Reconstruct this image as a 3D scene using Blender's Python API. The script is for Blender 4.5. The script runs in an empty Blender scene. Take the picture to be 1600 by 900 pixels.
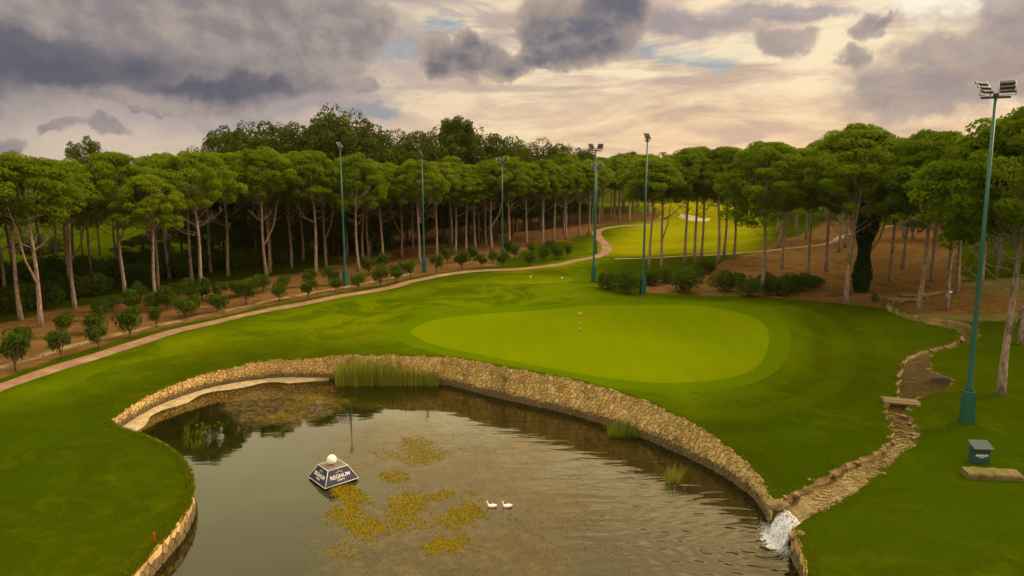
import bpy, math, random
import numpy as np
from mathutils import Vector, Matrix
from mathutils.geometry import delaunay_2d_cdt

R = math.radians
scene = bpy.context.scene
COL = scene.collection
rng = np.random.default_rng(7)
random.seed(7)

# ------------------------------------------------------------------ camera
F = 1050.0; CAMZ = 14.0
PITCH = math.atan(170.0 / F)
cd = bpy.data.cameras.new('camera'); cam = bpy.data.objects.new('camera', cd); COL.objects.link(cam)
cam.location = (0, 0, CAMZ); cam.rotation_euler = (math.pi / 2 - PITCH, 0, 0)
cd.sensor_width = 36; cd.lens = F / 1600 * 36; cd.clip_end = 8000; cd.clip_start = 0.2
scene.camera = cam
scene.render.resolution_x = 1600; scene.render.resolution_y = 900

scene.view_settings.view_transform = 'Standard'
scene.view_settings.look = 'None'
scene.view_settings.gamma = 1
scene.view_settings.use_curve_mapping = False
EXPO = 1.0
scene.view_settings.exposure = EXPO
scene.render.engine = 'CYCLES'
scene.cycles.max_bounces = 6; scene.cycles.diffuse_bounces = 3; scene.cycles.glossy_bounces = 3
scene.cycles.transparent_max_bounces = 8; scene.cycles.transmission_bounces = 3
scene.cycles.use_denoising = True

SUN_AZ = 68.0    # degrees to the right of the view direction
SUN_EL = 31.0

def pdir(px, py):
    r = (px - 800) / F; u = (450 - py) / F
    return np.array([r, math.cos(PITCH) + u * math.sin(PITCH), -math.sin(PITCH) + u * math.cos(PITCH)])

def on_plane(px, py, z):
    d = pdir(px, py); t = (z - CAMZ) / d[2]
    return np.array([d[0] * t, d[1] * t, z])

def lin(c):
    out = []
    for v in c:
        v = v / 255.0
        out.append(v / 12.92 if v <= 0.04045 else ((v + 0.055) / 1.055) ** 2.4)
    return out

# ------------------------------------------------------------------ node helper
class NT:
    def __init__(s, tree): s.t = tree; s.n = tree.nodes; s.l = tree.links
    def new(s, typ, **kw):
        n = s.n.new(typ)
        for k, v in kw.items(): setattr(n, k, v)
        return n
    def put(s, sock, v):
        if isinstance(v, bpy.types.NodeSocket): s.l.new(v, sock)
        elif v is not None:
            if sock.type == 'RGBA' and hasattr(v, '__len__') and len(v) == 3: v = (*v, 1)
            if sock.type == 'VECTOR' and not hasattr(v, '__len__'): v = (v, v, v)
            sock.default_value = v
    def m(s, op, a, b=None, c=None, clamp=False):
        n = s.new('ShaderNodeMath', operation=op, use_clamp=clamp)
        for i, v in enumerate((a, b, c)):
            if v is not None: s.put(n.inputs[i], v)
        return n.outputs[0]
    def v(s, op, a, b=None, scale=None):
        n = s.new('ShaderNodeVectorMath', operation=op)
        s.put(n.inputs[0], a)
        if b is not None: s.put(n.inputs[1], b)
        if scale is not None: s.put(n.inputs['Scale'], scale)
        return n.outputs['Value'] if op in ('LENGTH', 'DISTANCE', 'DOT_PRODUCT') else n.outputs[0]
    def mix(s, f, a, b, mode='MIX'):
        n = s.new('ShaderNodeMix', data_type='RGBA', blend_type=mode)
        n.clamp_factor = True
        s.put(n.inputs[0], f); s.put(n.inputs[6], a); s.put(n.inputs[7], b)
        return n.outputs[2]
    def noise(s, vec, scale, detail=3, rough=.5, dist=0.0, out=0):
        n = s.new('ShaderNodeTexNoise')
        if vec is not None: s.put(n.inputs['Vector'], vec)
        n.inputs['Scale'].default_value = scale; n.inputs['Detail'].default_value = detail
        n.inputs['Roughness'].default_value = rough; n.inputs['Distortion'].default_value = dist
        return n.outputs[out]
    def rng(s, v, a, b, c=0., d=1., smooth=True):
        n = s.new('ShaderNodeMapRange')
        if smooth: n.interpolation_type = 'SMOOTHSTEP'
        s.put(n.inputs[0], v)
        for i, k in enumerate((a, b, c, d)): n.inputs[i + 1].default_value = k
        return n.outputs[0]
    def ramp(s, f, stops):
        n = s.new('ShaderNodeValToRGB'); e = n.color_ramp.elements
        while len(e) < len(stops): e.new(0.5)
        for el, (p, c) in zip(e, stops): el.position = p; el.color = (*c, 1)
        s.put(n.inputs[0], f); return n.outputs[0]
    def attr(s, name, out=2):
        n = s.new('ShaderNodeAttribute'); n.attribute_name = name; return n.outputs[out]
    def pos(s): return s.new('ShaderNodeNewGeometry').outputs['Position']
    def obj(s): return s.new('ShaderNodeTexCoord').outputs['Object']
    def bump(s, h, strength=.5, dist=.1, normal=None):
        n = s.new('ShaderNodeBump'); s.put(n.inputs['Height'], h)
        s.put(n.inputs['Strength'], strength); n.inputs['Distance'].default_value = dist
        if normal is not None: s.put(n.inputs['Normal'], normal)
        return n.outputs[0]

def material(name):
    m = bpy.data.materials.new(name); m.use_nodes = True
    nt = NT(m.node_tree); nt.n.clear()
    out = nt.new('ShaderNodeOutputMaterial')
    return m, nt, out

def principled(nt, out, color, rough=.8, normal=None, spec=.3, metallic=0.):
    b = nt.new('ShaderNodeBsdfPrincipled')
    nt.put(b.inputs['Base Color'], color); nt.put(b.inputs['Roughness'], rough)
    b.inputs['Specular IOR Level'].default_value = spec; b.inputs['Metallic'].default_value = metallic
    if normal is not None: nt.put(b.inputs['Normal'], normal)
    nt.l.new(b.outputs[0], out.inputs[0]); return b

# ------------------------------------------------------------------ world: hazy evening sky with broken cloud
world = bpy.data.worlds.new('World'); scene.world = world; world.use_nodes = True
W = NT(world.node_tree); W.n.clear()
BG = 0.1
G = 1.0 / (2 ** EXPO) / BG          # picture value -> background colour value
def sk(c, k=1.0): return tuple(v * G * k for v in lin(c))
wout = W.new('ShaderNodeOutputWorld'); bg = W.new('ShaderNodeBackground'); bg.inputs[1].default_value = BG
W.l.new(bg.outputs[0], wout.inputs[0])
sky = W.new('ShaderNodeTexSky', sky_type='NISHITA')
sky.sun_disc = False; sky.sun_elevation = R(SUN_EL); sky.sun_rotation = R(SUN_AZ)
sky.air_density = 1.5; sky.dust_density = 3.0
gen = W.new('ShaderNodeTexCoord').outputs['Generated']
sep = W.new('ShaderNodeSeparateXYZ'); W.l.new(gen, sep.inputs[0])
az = W.m('ARCTAN2', sep.outputs[0], sep.outputs[1])
el = W.m('ARCSINE', sep.outputs[2])
cmb = W.new('ShaderNodeCombineXYZ'); W.l.new(az, cmb.inputs[0]); W.l.new(el, cmb.inputs[1])
P = cmb.outputs[0]
def azel(px, py):
    d = pdir(px, py); return math.atan2(d[0], d[1]), math.atan2(d[2], math.hypot(d[0], d[1]))
# base colours of the high veil
hor = W.mix(W.rng(az, -.65, .35), sk((192, 176, 164)), sk((246, 208, 164)))
up = W.mix(W.rng(az, -.65, .6), sk((172, 164, 166)), sk((214, 190, 166)))
base = W.mix(W.rng(el, 0.02, .20), hor, up)
# streaky cirrus
st = W.v('MULTIPLY', P, (1.0, 5.5, 1.0))
n1 = W.noise(st, 3.4, 8, .62, .7)
n2 = W.noise(W.v('MULTIPLY', P, (1.0, 3.0, 1.0)), 9.0, 6, .6, .5)
cir = W.m('ADD', W.m('MULTIPLY', n1, .7), W.m('MULTIPLY', n2, .3))
base = W.mix(W.m('MULTIPLY', W.rng(cir, .47, .58), W.rng(az, -.35, .12, .25, .9)), base, sk((254, 230, 188)))
base = W.mix(W.m('MULTIPLY', W.rng(cir, .49, .40), .6), base, sk((186, 164, 152)))
# blobs in (azimuth, elevation), each edge broken by noise
ndv = W.noise(P, 7.0, 8, .6, .1, out=1)
off = W.v('SCALE', W.v('SUBTRACT', ndv, (.5, .5, .5)), scale=.17)
offs = W.v('MULTIPLY', off, (1.0, .7, 0.0))
PD = W.v('ADD', P, offs)
def field(blobs, vec):
    f = None
    for (px, py, rx, ry) in blobs:
        a, e = azel(px, py)
        d = W.v('MULTIPLY', W.v('SUBTRACT', vec, (a, e, 0)), (F / rx, F / ry, 0))
        v = W.m('SUBTRACT', 1.0, W.v('LENGTH', d))
        f = v if f is None else W.m('SMOOTH_MAX', f, v, .18)
    return f
# blue gaps (the clear sky itself shows there)
hole = W.rng(field([(680, 42, 42, 22), (610, 88, 60, 16), (1085, 88, 150, 17), (1205, 66, 60, 11), (590, 165, 60, 12)], PD), -.1, .5)
skyc = W.mix(.55, W.v('SCALE', sky.outputs[0], scale=.5), sk((128, 150, 172)))
base = W.mix(W.m('MULTIPLY', hole, W.rng(n2, .62, .48, .3, .95)), base, skyc)
# bright breaks near the veiled sun
def sunbreak(base):
  glow = W.rng(field([(1420, 20, 130, 38), (1500, 6, 90, 24), (1340, 14, 60, 18)], PD), -.15, .6)
  return W.mix(W.m('MULTIPLY', glow, W.rng(bn1, .38, .60, .15, 1)), base, sk((255, 246, 224), 1.0))
g2 = W.rng(field([(1150, 60, 420, 120), (880, 90, 330, 70)], PD), -.2, .9)
base = W.mix(W.m('MULTIPLY', W.m('MULTIPLY', g2, .75), W.rng(cir, .42, .58)), base, sk((252, 232, 196)))
# pale grey-violet mid banks
bn1 = W.noise(W.v('MULTIPLY', P, (1.0, 1.35, 1.0)), 9.0, 9, .60, .15)
bn2 = W.noise(W.v('MULTIPLY', W.v('ADD', P, (.012, .014, 0)), (1.0, 1.35, 1.0)), 9.0, 9, .60, .15)
lit = W.rng(W.m('SUBTRACT', bn1, bn2), -.09, .14, 0, 1)      # billows turned to the light
big_ = W.noise(P, 4.0, 5, .55, .2)
def layer(base, blobs, lo, hi, edge, core, strength, nw=1.0, litk=.4):
    f = field(blobs, PD)
    f2 = W.m('ADD', f, W.m('MULTIPLY', W.m('SUBTRACT', bn1, .5), nw))
    mask = W.m('MULTIPLY', W.rng(f2, lo, hi), strength)
    thick = W.m('ADD', f2, W.m('MULTIPLY', W.m('SUBTRACT', big_, .5), .9))
    col = W.mix(W.rng(thick, lo, lo + .75), edge, core)
    col = W.mix(W.m('MULTIPLY', lit, litk), col, edge)
    return W.mix(mask, base, col)
base = layer(base, [(150, 60, 420, 120), (330, 150, 260, 40), (1030, 35, 160, 26), (60, 150, 120, 16), (1240, 25, 110, 16)], -.25, .5,
             sk((190, 176, 172)), sk((156, 146, 152)), .85)
base = layer(base, [(70, 70, 300, 75), (250, 15, 290, 60), (-80, 60, 220, 100), (300, 128, 210, 34), (440, 75, 95, 62), (405, 40, 130, 55), (530, 60, 70, 80),
                    (215, 148, 80, 24), (480, 100, 80, 40)], -.15, .40,
             sk((194, 177, 162)), sk((136, 129, 131)), .92, 1.2, .5)
base = layer(base, [(100, 96, 220, 34), (20, 74, 170, 34), (335, 130, 140, 17), (-90, 85, 160, 60)], -.2, .7,
             sk((128, 122, 130)), sk((88, 90, 104)), .9, 1.0, .2)
base = layer(base, [(728, 100, 84, 40), (690, 112, 48, 26), (735, 75, 40, 26), (790, 112, 52, 22), (900, 45, 84, 66), (880, 85, 66, 34), (935, 20, 70, 50), (868, 70, 50, 38), (838, 98, 36, 18)], -.10, .16,
             sk((184, 166, 152)), sk((102, 103, 116)), .95, 1.35, .5)
base = sunbreak(base)
base = layer(base, [(1365, 42, 30, 22), (1350, 55, 34, 14), (1385, 50, 24, 12), (1343, 95, 26, 19), (90, 202, 28, 10), (160, 207, 26, 15), (8, 208, 24, 10), (236, 174, 14, 6)], -.1, .3,
             sk((190, 172, 160)), sk((130, 124, 132)), .8, 1.3, .3)
base = layer(base, [(1475, 92, 70, 30), (1565, 45, 50, 56), (1440, 142, 110, 36), (1560, 80, 70, 46), (1540, 150, 100, 30), (1600, 125, 60, 30), (1230, 75, 34, 24), (575, 130, 38, 9)], -.2, .40,
             sk((200, 178, 160)), sk((142, 132, 138)), .8, 1.2, .45)
# unseen sky higher up, brightened and warmed to light the ground and pond
boost = W.m('ADD', W.rng(el, R(14.5), R(20), 1.0, 2.9), W.rng(el, R(33), R(58), 0., 1.3))
base = W.mix(W.rng(el, R(14.5), R(24), 0, .75), base, W.mix(W.rng(az, -.5, .3), sk((180, 178, 140)), sk((214, 188, 146))))
base = W.v('SCALE', base, scale=boost)
W.l.new(base, bg.inputs[0])

# ------------------------------------------------------------------ sun, veiled by thin cloud
sd = bpy.data.lights.new('sun', 'SUN'); sd.energy = 1.5; sd.angle = R(10); sd.color = (1, .83, .58)
sun = bpy.data.objects.new('sun', sd); COL.objects.link(sun)
sv = Vector((math.sin(R(SUN_AZ)) * math.cos(R(SUN_EL)), math.cos(R(SUN_AZ)) * math.cos(R(SUN_EL)), math.sin(R(SUN_EL))))
sun.rotation_euler = sv.to_track_quat('Z', 'Y').to_euler(); sun.location = (60, 60, 80)

# ------------------------------------------------------------------ object helpers
def tag(o, label=None, cat=None, group=None, kind=None):
    if label: o['label'] = label
    if cat: o['category'] = cat
    if group: o['group'] = group
    if kind: o['kind'] = kind
    return o

def empty(name, loc, rz=0., label=None, cat=None, group=None, s=1.):
    o = bpy.data.objects.new(name, None); COL.objects.link(o)
    o.location = loc; o.rotation_euler = (0, 0, rz); o.scale = (s, s, s); o.empty_display_size = .3
    return tag(o, label, cat, group)

def link(name, me, mats, parent=None, loc=None):
    o = bpy.data.objects.new(name, me); COL.objects.link(o)
    if parent is not None: o.parent = parent
    if loc is not None: o.location = loc
    if mats is not None and not me.materials:
        for m in (mats if isinstance(mats, (list, tuple)) else [mats]): me.materials.append(m)
    return o

def mesh_np(name, V, Fc, attrs=None, smooth=False, mats_idx=None):
    """V (n,3); Fc (m,k) index array"""
    V = np.asarray(V, dtype=np.float32); Fc = np.asarray(Fc, dtype=np.int32)
    me = bpy.data.meshes.new(name)
    m, k = Fc.shape
    me.vertices.add(len(V)); me.vertices.foreach_set('co', V.ravel())
    me.loops.add(m * k); me.loops.foreach_set('vertex_index', Fc.ravel())
    me.polygons.add(m); me.polygons.foreach_set('loop_start', np.arange(0, m * k, k, dtype=np.int32))
    me.polygons.foreach_set('loop_total', np.full(m, k, dtype=np.int32))
    if smooth: me.polygons.foreach_set('use_smooth', np.ones(m, dtype=bool))
    if mats_idx is not None: me.polygons.foreach_set('material_index', np.asarray(mats_idx, dtype=np.int32))
    me.update(calc_edges=True)
    for an, av in (attrs or {}).items():
        a = me.attributes.new(an, 'FLOAT', 'POINT'); a.data.foreach_set('value', np.asarray(av, dtype=np.float32))
    return me

class MB:
    """collects polygons of any size, then becomes one mesh"""
    def __init__(s): s.v = []; s.f = []; s.sm = []
    def add(s, vs, fs, smooth=False):
        b = len(s.v); s.v += [tuple(p) for p in vs]
        for f in fs: s.f.append([b + i for i in f]); s.sm.append(smooth)
    def box(s, c, size, rz=0., bev=0., taper=1.0):
        hx, hy, hz = size[0] / 2, size[1] / 2, size[2] / 2
        pts = []
        lv = [(-hz, 1 - bev), (-hz + bev * min(hx, hy), 1), (hz - bev * min(hx, hy), 1), (hz, 1 - bev)] if bev else [(-hz, 1), (hz, 1)]
        cr, sr = math.cos(rz), math.sin(rz)
        for z, k in lv:
            t = 1 + (taper - 1) * (z + hz) / (2 * hz)
            for sx, sy in ((-1, -1), (1, -1), (1, 1), (-1, 1)):
                x = sx * (hx * t - (1 - k) * min(hx, hy)); y = sy * (hy * t - (1 - k) * min(hx, hy))
                pts.append((c[0] + x * cr - y * sr, c[1] + x * sr + y * cr, c[2] + z))
        n = len(lv); fs = [(3, 2, 1, 0), tuple(4 * (n - 1) + i for i in range(4))]
        for k in range(n - 1):
            for i in range(4):
                j = (i + 1) % 4; fs.append((4 * k + i, 4 * k + j, 4 * k + 4 + j, 4 * k + 4 + i))
        s.add(pts, fs)
    def tube(s, path, rad, n=8, cap=True, sq=1.0):
        path = [Vector(p) for p in path]; rad = list(rad) if hasattr(rad, '__len__') else [rad] * len(path)
        vs = []; fs = []
        ref = Vector((1, 0, 0)) if abs((path[-1] - path[0]).normalized().x) < .8 else Vector((0, 1, 0))
        for i, p in enumerate(path):
            d = (path[min(i + 1, len(path) - 1)] - path[max(i - 1, 0)]).normalized()
            a = d.cross(ref).normalized(); b = d.cross(a).normalized()
            for k in range(n):
                t = 2 * math.pi * k / n
                vs.append(p + (a * math.cos(t) + b * math.sin(t) * sq) * rad[i])
        for i in range(len(path) - 1):
            for k in range(n):
                j = (k + 1) % n
                fs.append((i * n + k, i * n + j, (i + 1) * n + j, (i + 1) * n + k))
        if cap: fs.append(tuple(range(n - 1, -1, -1))); fs.append(tuple((len(path) - 1) * n + k for k in range(n)))
        s.add(vs, fs, True)
    def sphere(s, c, r, n=16, m=10, sc=(1, 1, 1)):
        vs = []; fs = []
        for i in range(m + 1):
            a = math.pi * i / m
            for k in range(n):
                t = 2 * math.pi * k / n
                vs.append((c[0] + r * sc[0] * math.sin(a) * math.cos(t), c[1] + r * sc[1] * math.sin(a) * math.sin(t), c[2] + r * sc[2] * math.cos(a)))
        for i in range(m):
            for k in range(n):
                j = (k + 1) % n; fs.append((i * n + k, (i + 1) * n + k, (i + 1) * n + j, i * n + j))
        s.add(vs, fs, True)
    def mesh(s, name):
        me = bpy.data.meshes.new(name); me.from_pydata(s.v, [], s.f)
        me.polygons.foreach_set('use_smooth', s.sm); me.update(); return me
    def build(s, name, mat, parent=None, loc=None): return link(name, s.mesh(name), mat, parent, loc)

# ------------------------------------------------------------------ terrain height
ctl_px = [(920, 535, .25), (650, 520, .0), (1190, 520, .05), (920, 480, .3), (560, 555, -.45), (640, 556, -.3), (760, 568, -.1), (880, 590, 0),
 (985, 618, 0), (1080, 660, -.3), (1155, 712, -.85), (1200, 770, -1.4), (430, 563, -1.0), (320, 585, -1.35), (235, 618, -1.5), (173, 657, -1.7), (280, 712, -1.85),
 (300, 765, -1.8), (240, 860, -1.7), (100, 750, -1.5), (0, 650, -1.2), (0, 607, -1.0), (300, 512, -.8), (0, 520, -.8), (450, 520, -.45), (600, 455, 0), (800, 420, .1),
 (700, 437, .1), (800, 445, .3), (1262, 850, -1.5), (1300, 800, -1.35), (1435, 680, -.7), (1510, 660, -.4), (1565, 615, -.2), (1400, 600, -.5), (1400, 487, .1),
 (1330, 475, .3), (1190, 460, .2), (1550, 740, -.6), (1500, 850, -.9), (1300, 700, -.95), (1288, 738, -1.25), (1350, 706, -1.08), (1388, 672, -.82), (1300, 560, -.1), (1000, 352, 2.5), (1100, 322, 5.2), (1100, 395, .9), (950, 395, .6), (1300, 380, 2.0),
 (1420, 390, 2.4), (1600, 430, .8), (1500, 440, .8), (300, 385, .6), (100, 395, .3), (750, 380, 1.2), (500, 400, .4), (850, 365, 2.), (0, 470, -.5)]
ctl = np.array([on_plane(*c) for c in ctl_px])
far = np.array([(-300, 300, 5), (-100, 300, 5), (60, 320, 7), (200, 300, 6), (400, 300, 5), (-300, 120, 1), (300, 100, 2), (-80, 20, -1.2), (80, 20, -.8), (0, -30, -1.5), (150, 150, 3), (-150, 180, 2), (0, 600, 8), (-500, 600, 7), (500, 600, 7)], float)
ctl = np.vstack([ctl, far])
def Z(x, y):
    x = np.atleast_1d(np.asarray(x, float)); y = np.atleast_1d(np.asarray(y, float))
    d2 = (x[:, None] - ctl[None, :, 0]) ** 2 + (y[:, None] - ctl[None, :, 1]) ** 2
    w = 1.0 / (d2 + 9.0) ** 1.8
    z = (w * ctl[None, :, 2]).sum(1) / w.sum(1)
    z = z + .14 * np.sin(x * .17 + 1.3 * np.sin(y * .09)) * np.cos(y * .13 + .8) * np.clip((y - 45) / 30, 0, 1)
    z = z + .05 * np.sin(x * .55 + 2 * np.sin(y * .21)) * np.sin(y * .47 + x * .13)
    # low mounds behind the green
    z = z + .55 * np.exp(-(((x + 9) / 6) ** 2 + ((y - 74) / 3.5) ** 2)) + .45 * np.exp(-(((x + 22) / 7) ** 2 + ((y - 64) / 4) ** 2)) + .5 * np.exp(-(((x - 6) / 9) ** 2 + ((y - 84) / 4) ** 2))
    return z
def Z1(x, y): return float(Z(x, y)[0])
def at(px, py, dz=0.):
    d = pdir(px, py); t = 5.0; o = np.array([0, 0, CAMZ])
    if d[2] > -.01: d = d * 1.0; d[2] = -.01
    prev = t
    while t < 2500:
        p = o + d * t
        if p[2] < Z1(p[0], p[1]) + dz: break
        prev = t; t *= 1.04
    a, b = prev, t
    for _ in range(24):
        m = (a + b) / 2; p = o + d * m
        if p[2] < Z1(p[0], p[1]) + dz: b = m
        else: a = m
    p = o + d * b
    return np.array([p[0], p[1], Z1(p[0], p[1]) + dz])
def poly_at(pts): return np.array([at(*p)[:2] for p in pts])

def smooth_poly(P2, step, closed=False):
    """Catmull-Rom through points, resampled at about `step`"""
    P2 = np.asarray(P2, float); n = len(P2); out = []
    rngi = range(n) if closed else range(n - 1)
    for i in rngi:
        p0 = P2[(i - 1) % n] if (closed or i > 0) else P2[0]
        p1 = P2[i]; p2 = P2[(i + 1) % n]; p3 = P2[(i + 2) % n] if (closed or i + 2 < n) else P2[-1]
        L = np.linalg.norm(p2 - p1); k = max(1, int(round(L / step)))
        for j in range(k):
            t = j / k
            out.append(.5 * ((2 * p1) + (-p0 + p2) * t + (2 * p0 - 5 * p1 + 4 * p2 - p3) * t * t + (-p0 + 3 * p1 - 3 * p2 + p3) * t ** 3))
    if not closed: out.append(P2[-1])
    return np.array(out)

def inside(poly, x, y):
    x = np.asarray(x, float); y = np.asarray(y, float)
    r = np.zeros(x.shape, bool); n = len(poly); j = n - 1
    for i in range(n):
        xi, yi = poly[i]; xj, yj = poly[j]
        c = ((yi > y) != (yj > y))
        if yi != yj: r ^= c & (x < (xj - xi) * (y - yi) / (yj - yi) + xi)
        j = i
    return r
def dist_line(line, x, y, closed=False):
    x = np.asarray(x, float); y = np.asarray(y, float); best = np.full(x.shape, 1e9)
    n = len(line)
    for i in range(n if closed else n - 1):
        a = line[i]; b = line[(i + 1) % n]; d = b - a; L = d @ d + 1e-12
        t = np.clip(((x - a[0]) * d[0] + (y - a[1]) * d[1]) / L, 0, 1)
        best = np.minimum(best, np.hypot(x - a[0] - t * d[0], y - a[1] - t * d[1]))
    return best

WZ = -2.6   # pond level
# ---- outlines read off the photograph
wall_px = [(173, 657), (200, 637), (235, 617), (270, 602), (320, 585), (370, 573), (430, 563), (500, 558), (560, 555), (640, 556), (700, 558), (760, 568), (820, 579), (880, 590), (930, 602),
           (985, 618), (1030, 636), (1080, 660), (1120, 685), (1155, 712), (1185, 740), (1200, 765), (1209, 786)]
left_px = [(205, 900), (240, 860), (275, 822), (296, 790), (302, 765), (298, 738), (282, 714), (252, 692), (215, 677), (188, 668), (173, 657)]
right_px = [(1240, 828), (1252, 850), (1260, 875), (1262, 900)]
sL_px = [(1222, 778), (1285, 745), (1325, 722), (1370, 705), (1392, 682), (1387, 655), (1381, 637), (1400, 617), (1402, 592), (1412, 562), (1445, 547), (1495, 532), (1497, 518), (1450, 506), (1420, 498), (1390, 487), (1382, 477), (1405, 467), (1440, 459), (1480, 453)]
sR_px = [(1258, 812), (1295, 793), (1345, 764), (1375, 738), (1430, 692), (1432, 668), (1418, 640), (1437, 622), (1490, 602), (1457, 575), (1462, 551), (1505, 538), (1532, 522), (1503, 503), (1432, 493), (1404, 484), (1397, 478), (1418, 471), (1447, 464), (1490, 457)]
wallW = smooth_poly(poly_at(wall_px), .8)
leftW = smooth_poly(poly_at(left_px), .8)
rightW = smooth_poly(poly_at(right_px), .8)
sLp = poly_at(sL_px); sRp = poly_at(sR_px)
# resample both banks with the same parameter
def resample_pairs(A, B, per=7):
    a = []; b = []
    n = len(A)
    for i in range(n - 1):
        def cr(P2, t):
            p0 = P2[max(i - 1, 0)]; p1 = P2[i]; p2 = P2[i + 1]; p3 = P2[min(i + 2, n - 1)]
            return .5 * ((2 * p1) + (-p0 + p2) * t + (2 * p0 - 5 * p1 + 4 * p2 - p3) * t * t + (-p0 + 3 * p1 - 3 * p2 + p3) * t ** 3)
        for j in range(per): a.append(cr(A, j / per)); b.append(cr(B, j / per))
    a.append(A[-1]); b.append(B[-1]); return np.array(a), np.array(b)
sL, sR = resample_pairs(sLp, sRp)
for arr, sg in ((sL, 1), (sR, -1)):       # ragged banks
    k = np.arange(len(arr)); arr[3:-1, 0] += (.16 * np.sin(k * 1.7 + sg) + rng.uniform(-.1, .1, len(k)))[3:-1]
near_close = np.array([(13.0, 18), (9, 11), (-4, 9.5), (-12, 13), (-15.5, 19)])
pond = np.vstack([wallW, sL[:1], sR[:1], rightW, near_close, leftW[:-1]])
stream = np.vstack([sL, sR[::-1]])
green_px = [(643, 520), (655, 508), (690, 498), (750, 491), (830, 486), (900, 479), (960, 477), (1040, 476), (1110, 480), (1160, 490), (1190, 503), (1201, 522), (1198, 550), (1180, 575), (1140, 590), (1080, 597), (1020, 598), (960, 592), (900, 583), (840, 572), (780, 560), (720, 548), (670, 536)]
fringe_px = [(612, 520), (630, 503), (680, 491), (750, 483), (830, 478), (900, 472), (960, 470), (1040, 469), (1120, 472), (1180, 482), (1222, 500), (1236, 525), (1230, 558), (1205, 585), (1160, 603), (1090, 612), (1015, 612), (950, 604), (890, 593), (830, 582), (770, 570), (710, 558), (650, 543), (622, 532)]
green = smooth_poly(poly_at(green_px), 1.2, True)
fringe = smooth_poly(poly_at(fringe_px), 1.2, True)
green2 = smooth_poly(poly_at([(762, 436), (775, 431), (810, 429), (860, 430), (893, 434), (890, 440), (850, 443), (800, 443), (770, 441)]), 1.5, True)
path_c = [(-160, 668), (-60, 630), (0, 605), (100, 571), (200, 540), (300, 511), (400, 488), (500, 469), (600, 451), (650, 438), (725, 425), (800, 421), (860, 415), (900, 407), (932, 401), (948, 392), (946, 382), (936, 371), (932, 363), (945, 357), (985, 352), (1040, 350)]
def ribbon(c_px, w):
    c = smooth_poly(poly_at(c_px), 2.0); d = np.gradient(c, axis=0); d /= np.linalg.norm(d, axis=1)[:, None]
    nrm = np.stack([-d[:, 1], d[:, 0]], 1); w = np.interp(np.linspace(0, 1, len(c)), np.linspace(0, 1, len(w)), w)[:, None] / 2
    return np.vstack([c + nrm * w, (c - nrm * w)[::-1]]), c
pathA, pathAc = ribbon(path_c, [1.7, 1.7, 1.7, 2.0, 2.4])
pathB, pathBc = ribbon([(960, 404), (1020, 403), (1100, 399), (1170, 394), (1230, 388), (1290, 381), (1318, 368), (1345, 362), (1400, 352)], [1.0, 1.2, 1.8])
bunker = smooth_poly(poly_at([(1060, 338), (1068, 335), (1082, 337), (1098, 342), (1110, 341), (1104, 346), (1084, 345), (1068, 342)]), 1.5, True)
# soil regions (attribute on the sheet)
soilL = poly_at([(-500, 760), (-200, 668), (0, 592), (100, 556), (200, 528), (300, 502), (400, 480), (500, 463), (600, 445), (650, 432), (700, 425), (780, 414), (800, 402), (835, 385), (900, 372), (925, 362), (940, 352), (985, 347), (1030, 345), (1030, 330), (700, 340), (560, 392), (500, 424), (350, 440), (200, 464), (0, 505), (-500, 600)])
soilR = poly_at([(1010, 432), (1050, 425), (1095, 422), (1130, 408), (1190, 392), (1240, 370), (1290, 345), (1480, 345), (1498, 400), (1505, 452), (1590, 468), (1900, 480), (1900, 488), (1600, 487), (1500, 492), (1440, 492), (1390, 482), (1325, 476), (1270, 470), (1190, 464), (1130, 462), (1060, 460), (1000, 456), (1000, 440)])
dryR = poly_at([(1390, 470), (1500, 440), (1620, 430), (2000, 460), (2000, 520), (1610, 497), (1530, 506), (1440, 498)])

# ---- points for the triangulation
pts = []
def grid(x0, x1, y0, y1, s):
    gx, gy = np.meshgrid(np.arange(x0, x1, s), np.arange(y0, y1, s)); g = np.stack([gx.ravel(), gy.ravel()], 1)
    return g + rng.uniform(-.22, .22, g.shape) * s
g1 = grid(-46, 60, 4, 100, 1.15)
g2 = grid(-130, 170, -20, 240, 3.6); g2 = g2[~((g2[:, 0] > -46) & (g2[:, 0] < 60) & (g2[:, 1] > 4) & (g2[:, 1] < 100))]
g3 = grid(-700, 700, -200, 900, 25); g3 = g3[~((g3[:, 0] > -130) & (g3[:, 0] < 170) & (g3[:, 1] > -20) & (g3[:, 1] < 240))]
ring = np.array([(4000 * math.cos(a), 4000 * math.sin(a)) for a in np.linspace(0, 2 * math.pi, 24, endpoint=False)])
G0 = np.vstack([g1, g2, g3])
loops = [pond, stream, green, fringe, green2, pathA, pathB, bunker]
keep = np.ones(len(G0), bool)
nearm = (np.abs(G0[:, 0]) < 200) & (G0[:, 1] < 260)
for lp in loops:
    dd = np.full(len(G0), 9.); dd[nearm] = dist_line(lp, G0[nearm, 0], G0[nearm, 1], True); keep &= dd > .3
allp = list(map(tuple, G0[keep])) + list(map(tuple, ring)); edges = []
for lp in loops:
    b = len(allp); allp += list(map(tuple, lp)); n = len(lp)
    edges += [(b + i, b + (i + 1) % n) for i in range(n)]
r = delaunay_2d_cdt([Vector(p) for p in allp], edges, [], 0, 1e-4)
TV = np.array([(v.x, v.y) for v in r[0]]); TF = np.array([list(f) for f in r[2]])
cen = TV[TF].mean(1)
reg = np.zeros(len(TF), int)                    # 0 ground
near = (np.abs(cen[:, 0]) < 220) & (cen[:, 1] < 300)
def mark(poly, k, only=None):
    m = np.zeros(len(cen), bool); m[near] = inside(poly, cen[near, 0], cen[near, 1])
    if only is not None: m &= np.isin(reg, only)
    reg[m] = k
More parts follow.
